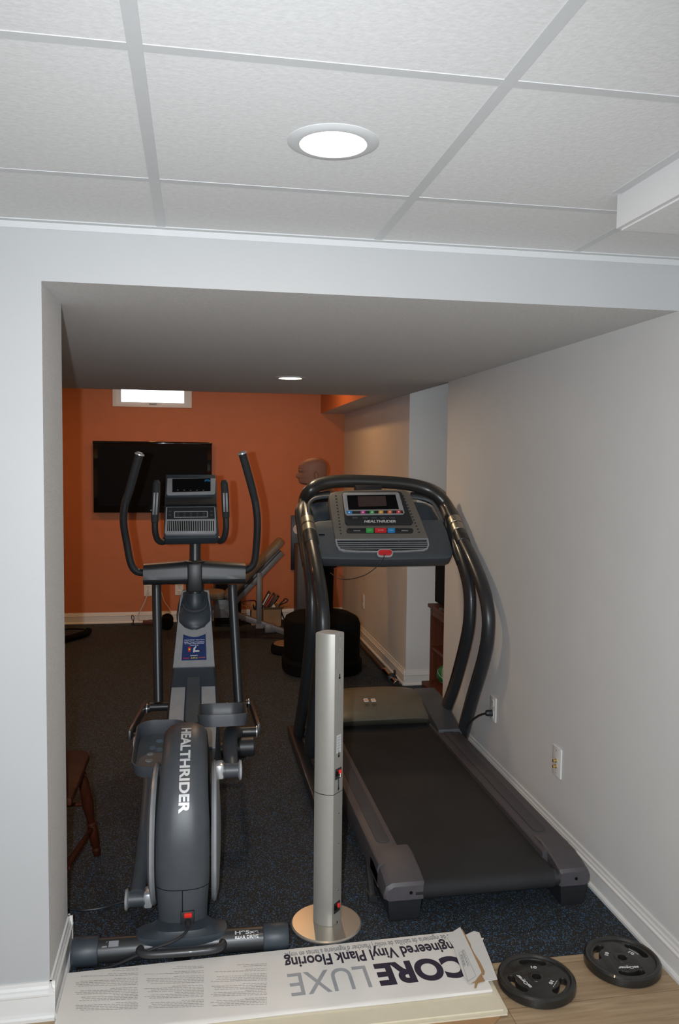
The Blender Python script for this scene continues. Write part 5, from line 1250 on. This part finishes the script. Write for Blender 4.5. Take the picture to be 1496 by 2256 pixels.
# ================================================================== BOOKCASE in the recess
BK = thing('bookcase', 'low red-brown wooden bookcase in the recess behind the right wall', 'bookcase', (1.82, 5.15, 0))
def bk(name, bm, m=None, par=None, **kw): return obj(name, bm, m or M['oak'], par or BK, smooth=False, **kw)
kx0, kx1, ky0, ky1 = 1.655, 2.00, 4.74, 5.535
b = NB(); bx(b, kx0, kx1, ky1-0.02, ky1, 0.0, 0.565); bk('side_panel', b)
b = NB(); bx(b, kx0, kx1, ky0, ky0+0.02, 0.0, 0.565); bk('side_panel', b)
b = NB(); bx(b, kx0-0.018, kx1, ky0-0.012, ky1+0.012, 0.565, 0.590, bev=0.004); bk('top_board', b)
b = NB(); bx(b, kx1-0.012, kx1, ky0, ky1, 0.0, 0.565); bk('back_panel', b)
b = NB(); bx(b, kx0+0.006, kx1, ky0+0.02, ky1-0.02, 0.268, 0.288); bk('shelf', b)
b = NB(); bx(b, kx0+0.006, kx1, ky0+0.02, ky1-0.02, 0.020, 0.040); bk('shelf', b)
b = NB(); bx(b, kx0-0.055, kx1, ky0, ky1+0.01, 0.0, 0.03, bev=0.004); bk('plinth', b)
b = NB(); bx(b, kx0-0.002, kx0+0.012, ky0+0.02, ky1-0.02, 0.515, 0.565); bk('apron', b)
BALL = V((1.735, 5.385, 0.1125))
t = thing('toy_ball', 'small green ball with pale seams on the bottom bookcase shelf', 'ball', (BALL.x, BALL.y, 0.040))
b = NB(); ellipsoid(b, BALL, (0.069, 0.069, 0.069), 32, 20); obj('ball', b, M['ballgreen'], t)
for R in (Matrix.Rotation(0.5, 3, 'X') @ Matrix.Rotation(0.3, 3, 'Y'), Matrix.Rotation(1.35, 3, 'X') @ Matrix.Rotation(0.8, 3, 'Y'), Matrix.Rotation(-0.9, 3, 'Y')):
    b = NB(); tube(b, [BALL + R @ V((0.0690*math.cos(2*PI*i/40), 0.0690*math.sin(2*PI*i/40), 0)) for i in range(41)], 0.0014, seg=6, sub=1); obj('seam', b, M['decalwhite'], t)
p = onY(975, 1523, 5.17); b = NB(); lathe(b, [(0.0001, 0.0), (0.020, 0.0), (0.026, 0.055), (0.0235, 0.055), (0.018, 0.004), (0.0001, 0.004)], (1.685, 5.20, 0.0405), seg=24); finish(obj('cup', b, M['cream']), 'small cream cup on the bottom shelf in front of the green ball', 'cup')
t = thing('monitor', 'black screen-like box standing on top of the bookcase', 'monitor', (1.80, 5.2, 0.59))
b = NB(); bx(b, 1.665, 1.78, 4.78, 5.475, 0.615, 1.02, bev=0.008); obj('casing', b, M['black_matte'], t)
b = NB(); bx(b, 1.70, 1.84, 5.0, 5.25, 0.590, 0.616, bev=0.004); obj('stand', b, M['black_matte'], t)
for k in range(4):
    b = NB(); bx(b, 1.6635, 1.6655, 5.235-k*0.035, 5.245-k*0.035, 0.895, 0.912); obj('indicator', b, M['decalwhite'], t)
t = thing('remote_control', 'small black remote lying on the bookcase top', 'remote control', (1.69, 5.30, 0.59))
b = NB(); box(b, (1.648, 5.235, 0.5995), (0.020, 0.10, 0.018), bev=0.004); obj('body', b, M['black'], t)
b = NB(); box(b, (1.648, 5.235, 0.609), (0.012, 0.05, 0.004), bev=0.001); obj('keypad', b, M['slate'], t)
b = NB(); bx(b, 1.68, 1.78, 5.14, 5.165, 0.288, 0.345, bev=0.002); finish(obj('book', b, M['purple']), 'small purple book on the middle bookcase shelf', 'book')

# ================================================================== WOODEN CHAIR behind the jamb
CH = thing('dining_chair', 'dark cherry wooden chair half hidden behind the left jamb', 'chair', (-0.63, 3.0, 0))
def chp(name, bm, m=None, par=None): return obj(name, bm, m or M['chairwood'], par or CH)
b = NB(); so2 = [(-0.86, 2.77), (-0.41, 2.78), (-0.405, 2.90), (-0.402, 3.19), (-0.415, 3.235), (-0.45, 3.25), (-0.80, 3.25), (-0.845, 3.235), (-0.86, 3.19)]
plate2d(b, [so2], Matrix.Translation((0, 0, 0.425)), 0.030, 0.008); chp('seat', b)
def turned(top, bot):
    top, bot = V(top), V(bot); d = top-bot
    pr = [(0.0, 0.013), (0.04, 0.0165), (0.07, 0.0175), (0.09, 0.012), (0.12, 0.018), (0.30, 0.020), (0.33, 0.0125), (0.345, 0.019), (0.36, 0.0135), (0.55, 0.0225), (0.80, 0.0185), (0.84, 0.014), (0.86, 0.0195), (0.88, 0.0135), (1.0, 0.016)]
    b = NB(); tube(b, [bot + d*t for t, r in pr], [r for t, r in pr], seg=16, sub=1); return b
chp('leg', turned((-0.440, 3.20, 0.428), (-0.388, 3.300, 0.0)))
chp('leg', turned((-0.465, 2.84, 0.428), (-0.470, 2.790, 0.0)))
chp('leg', turned((-0.82, 3.20, 0.428), (-0.87, 3.300, 0.0)))
chp('leg', turned((-0.82, 2.84, 0.428), (-0.86, 2.790, 0.0)))
for x, x2 in ((-0.404, -0.462), (-0.855, -0.855)):
    b = NB(); tube(b, [(x2, 2.805, 0.155), ((x+x2)/2+0.002, 3.04, 0.145), (x, 3.268, 0.125)], [0.009, 0.0125, 0.009], seg=12, sub=4); chp('stretcher', b)
b = NB(); tube(b, [(-0.85, 3.265, 0.23), (-0.63, 3.27, 0.23), (-0.412, 3.262, 0.23)], [0.008, 0.011, 0.008], seg=12, sub=4); chp('stretcher', b)
b = NB(); tube(b, [(-0.85, 2.805, 0.20), (-0.63, 2.80, 0.20), (-0.42, 2.805, 0.20)], [0.008, 0.011, 0.008], seg=12, sub=4); chp('stretcher', b)
for x in (-0.437, -0.835):
    b = NB(); tube(b, [(x, 2.795, 0.45), (x, 2.772, 0.70), (x, 2.72, 0.95)], [0.015, 0.013, 0.011], seg=12, sub=4); chp('back_post', b)
for k in range(4):
    x = -0.515-k*0.08; b = NB(); tube(b, [(x, 2.795, 0.45), (x, 2.772, 0.70), (x, 2.73, 0.92)], 0.008, seg=10, sub=3); chp('spindle', b)
b = NB(); beam(b, (-0.86, 2.722, 0.945), (-0.42, 2.722, 0.945), 0.022, 0.08, bev=0.008); chp('crest_rail', b)

# thin black cord on the rubber floor, from behind the jamb towards the elliptical
b = NB(); tube(b, [V((-0.62, 2.93, 0.005)), onZ(150, 2003, 0.005), onZ(185, 2005, 0.005), onZ(225, 2000, 0.005), onZ(262, 1989, 0.005), onZ(300, 1980, 0.005)], 0.0042, seg=8)
finish(obj('cable', b, M['black']), 'thin black cable on the rubber floor from the left jamb to the elliptical crank', 'cable')
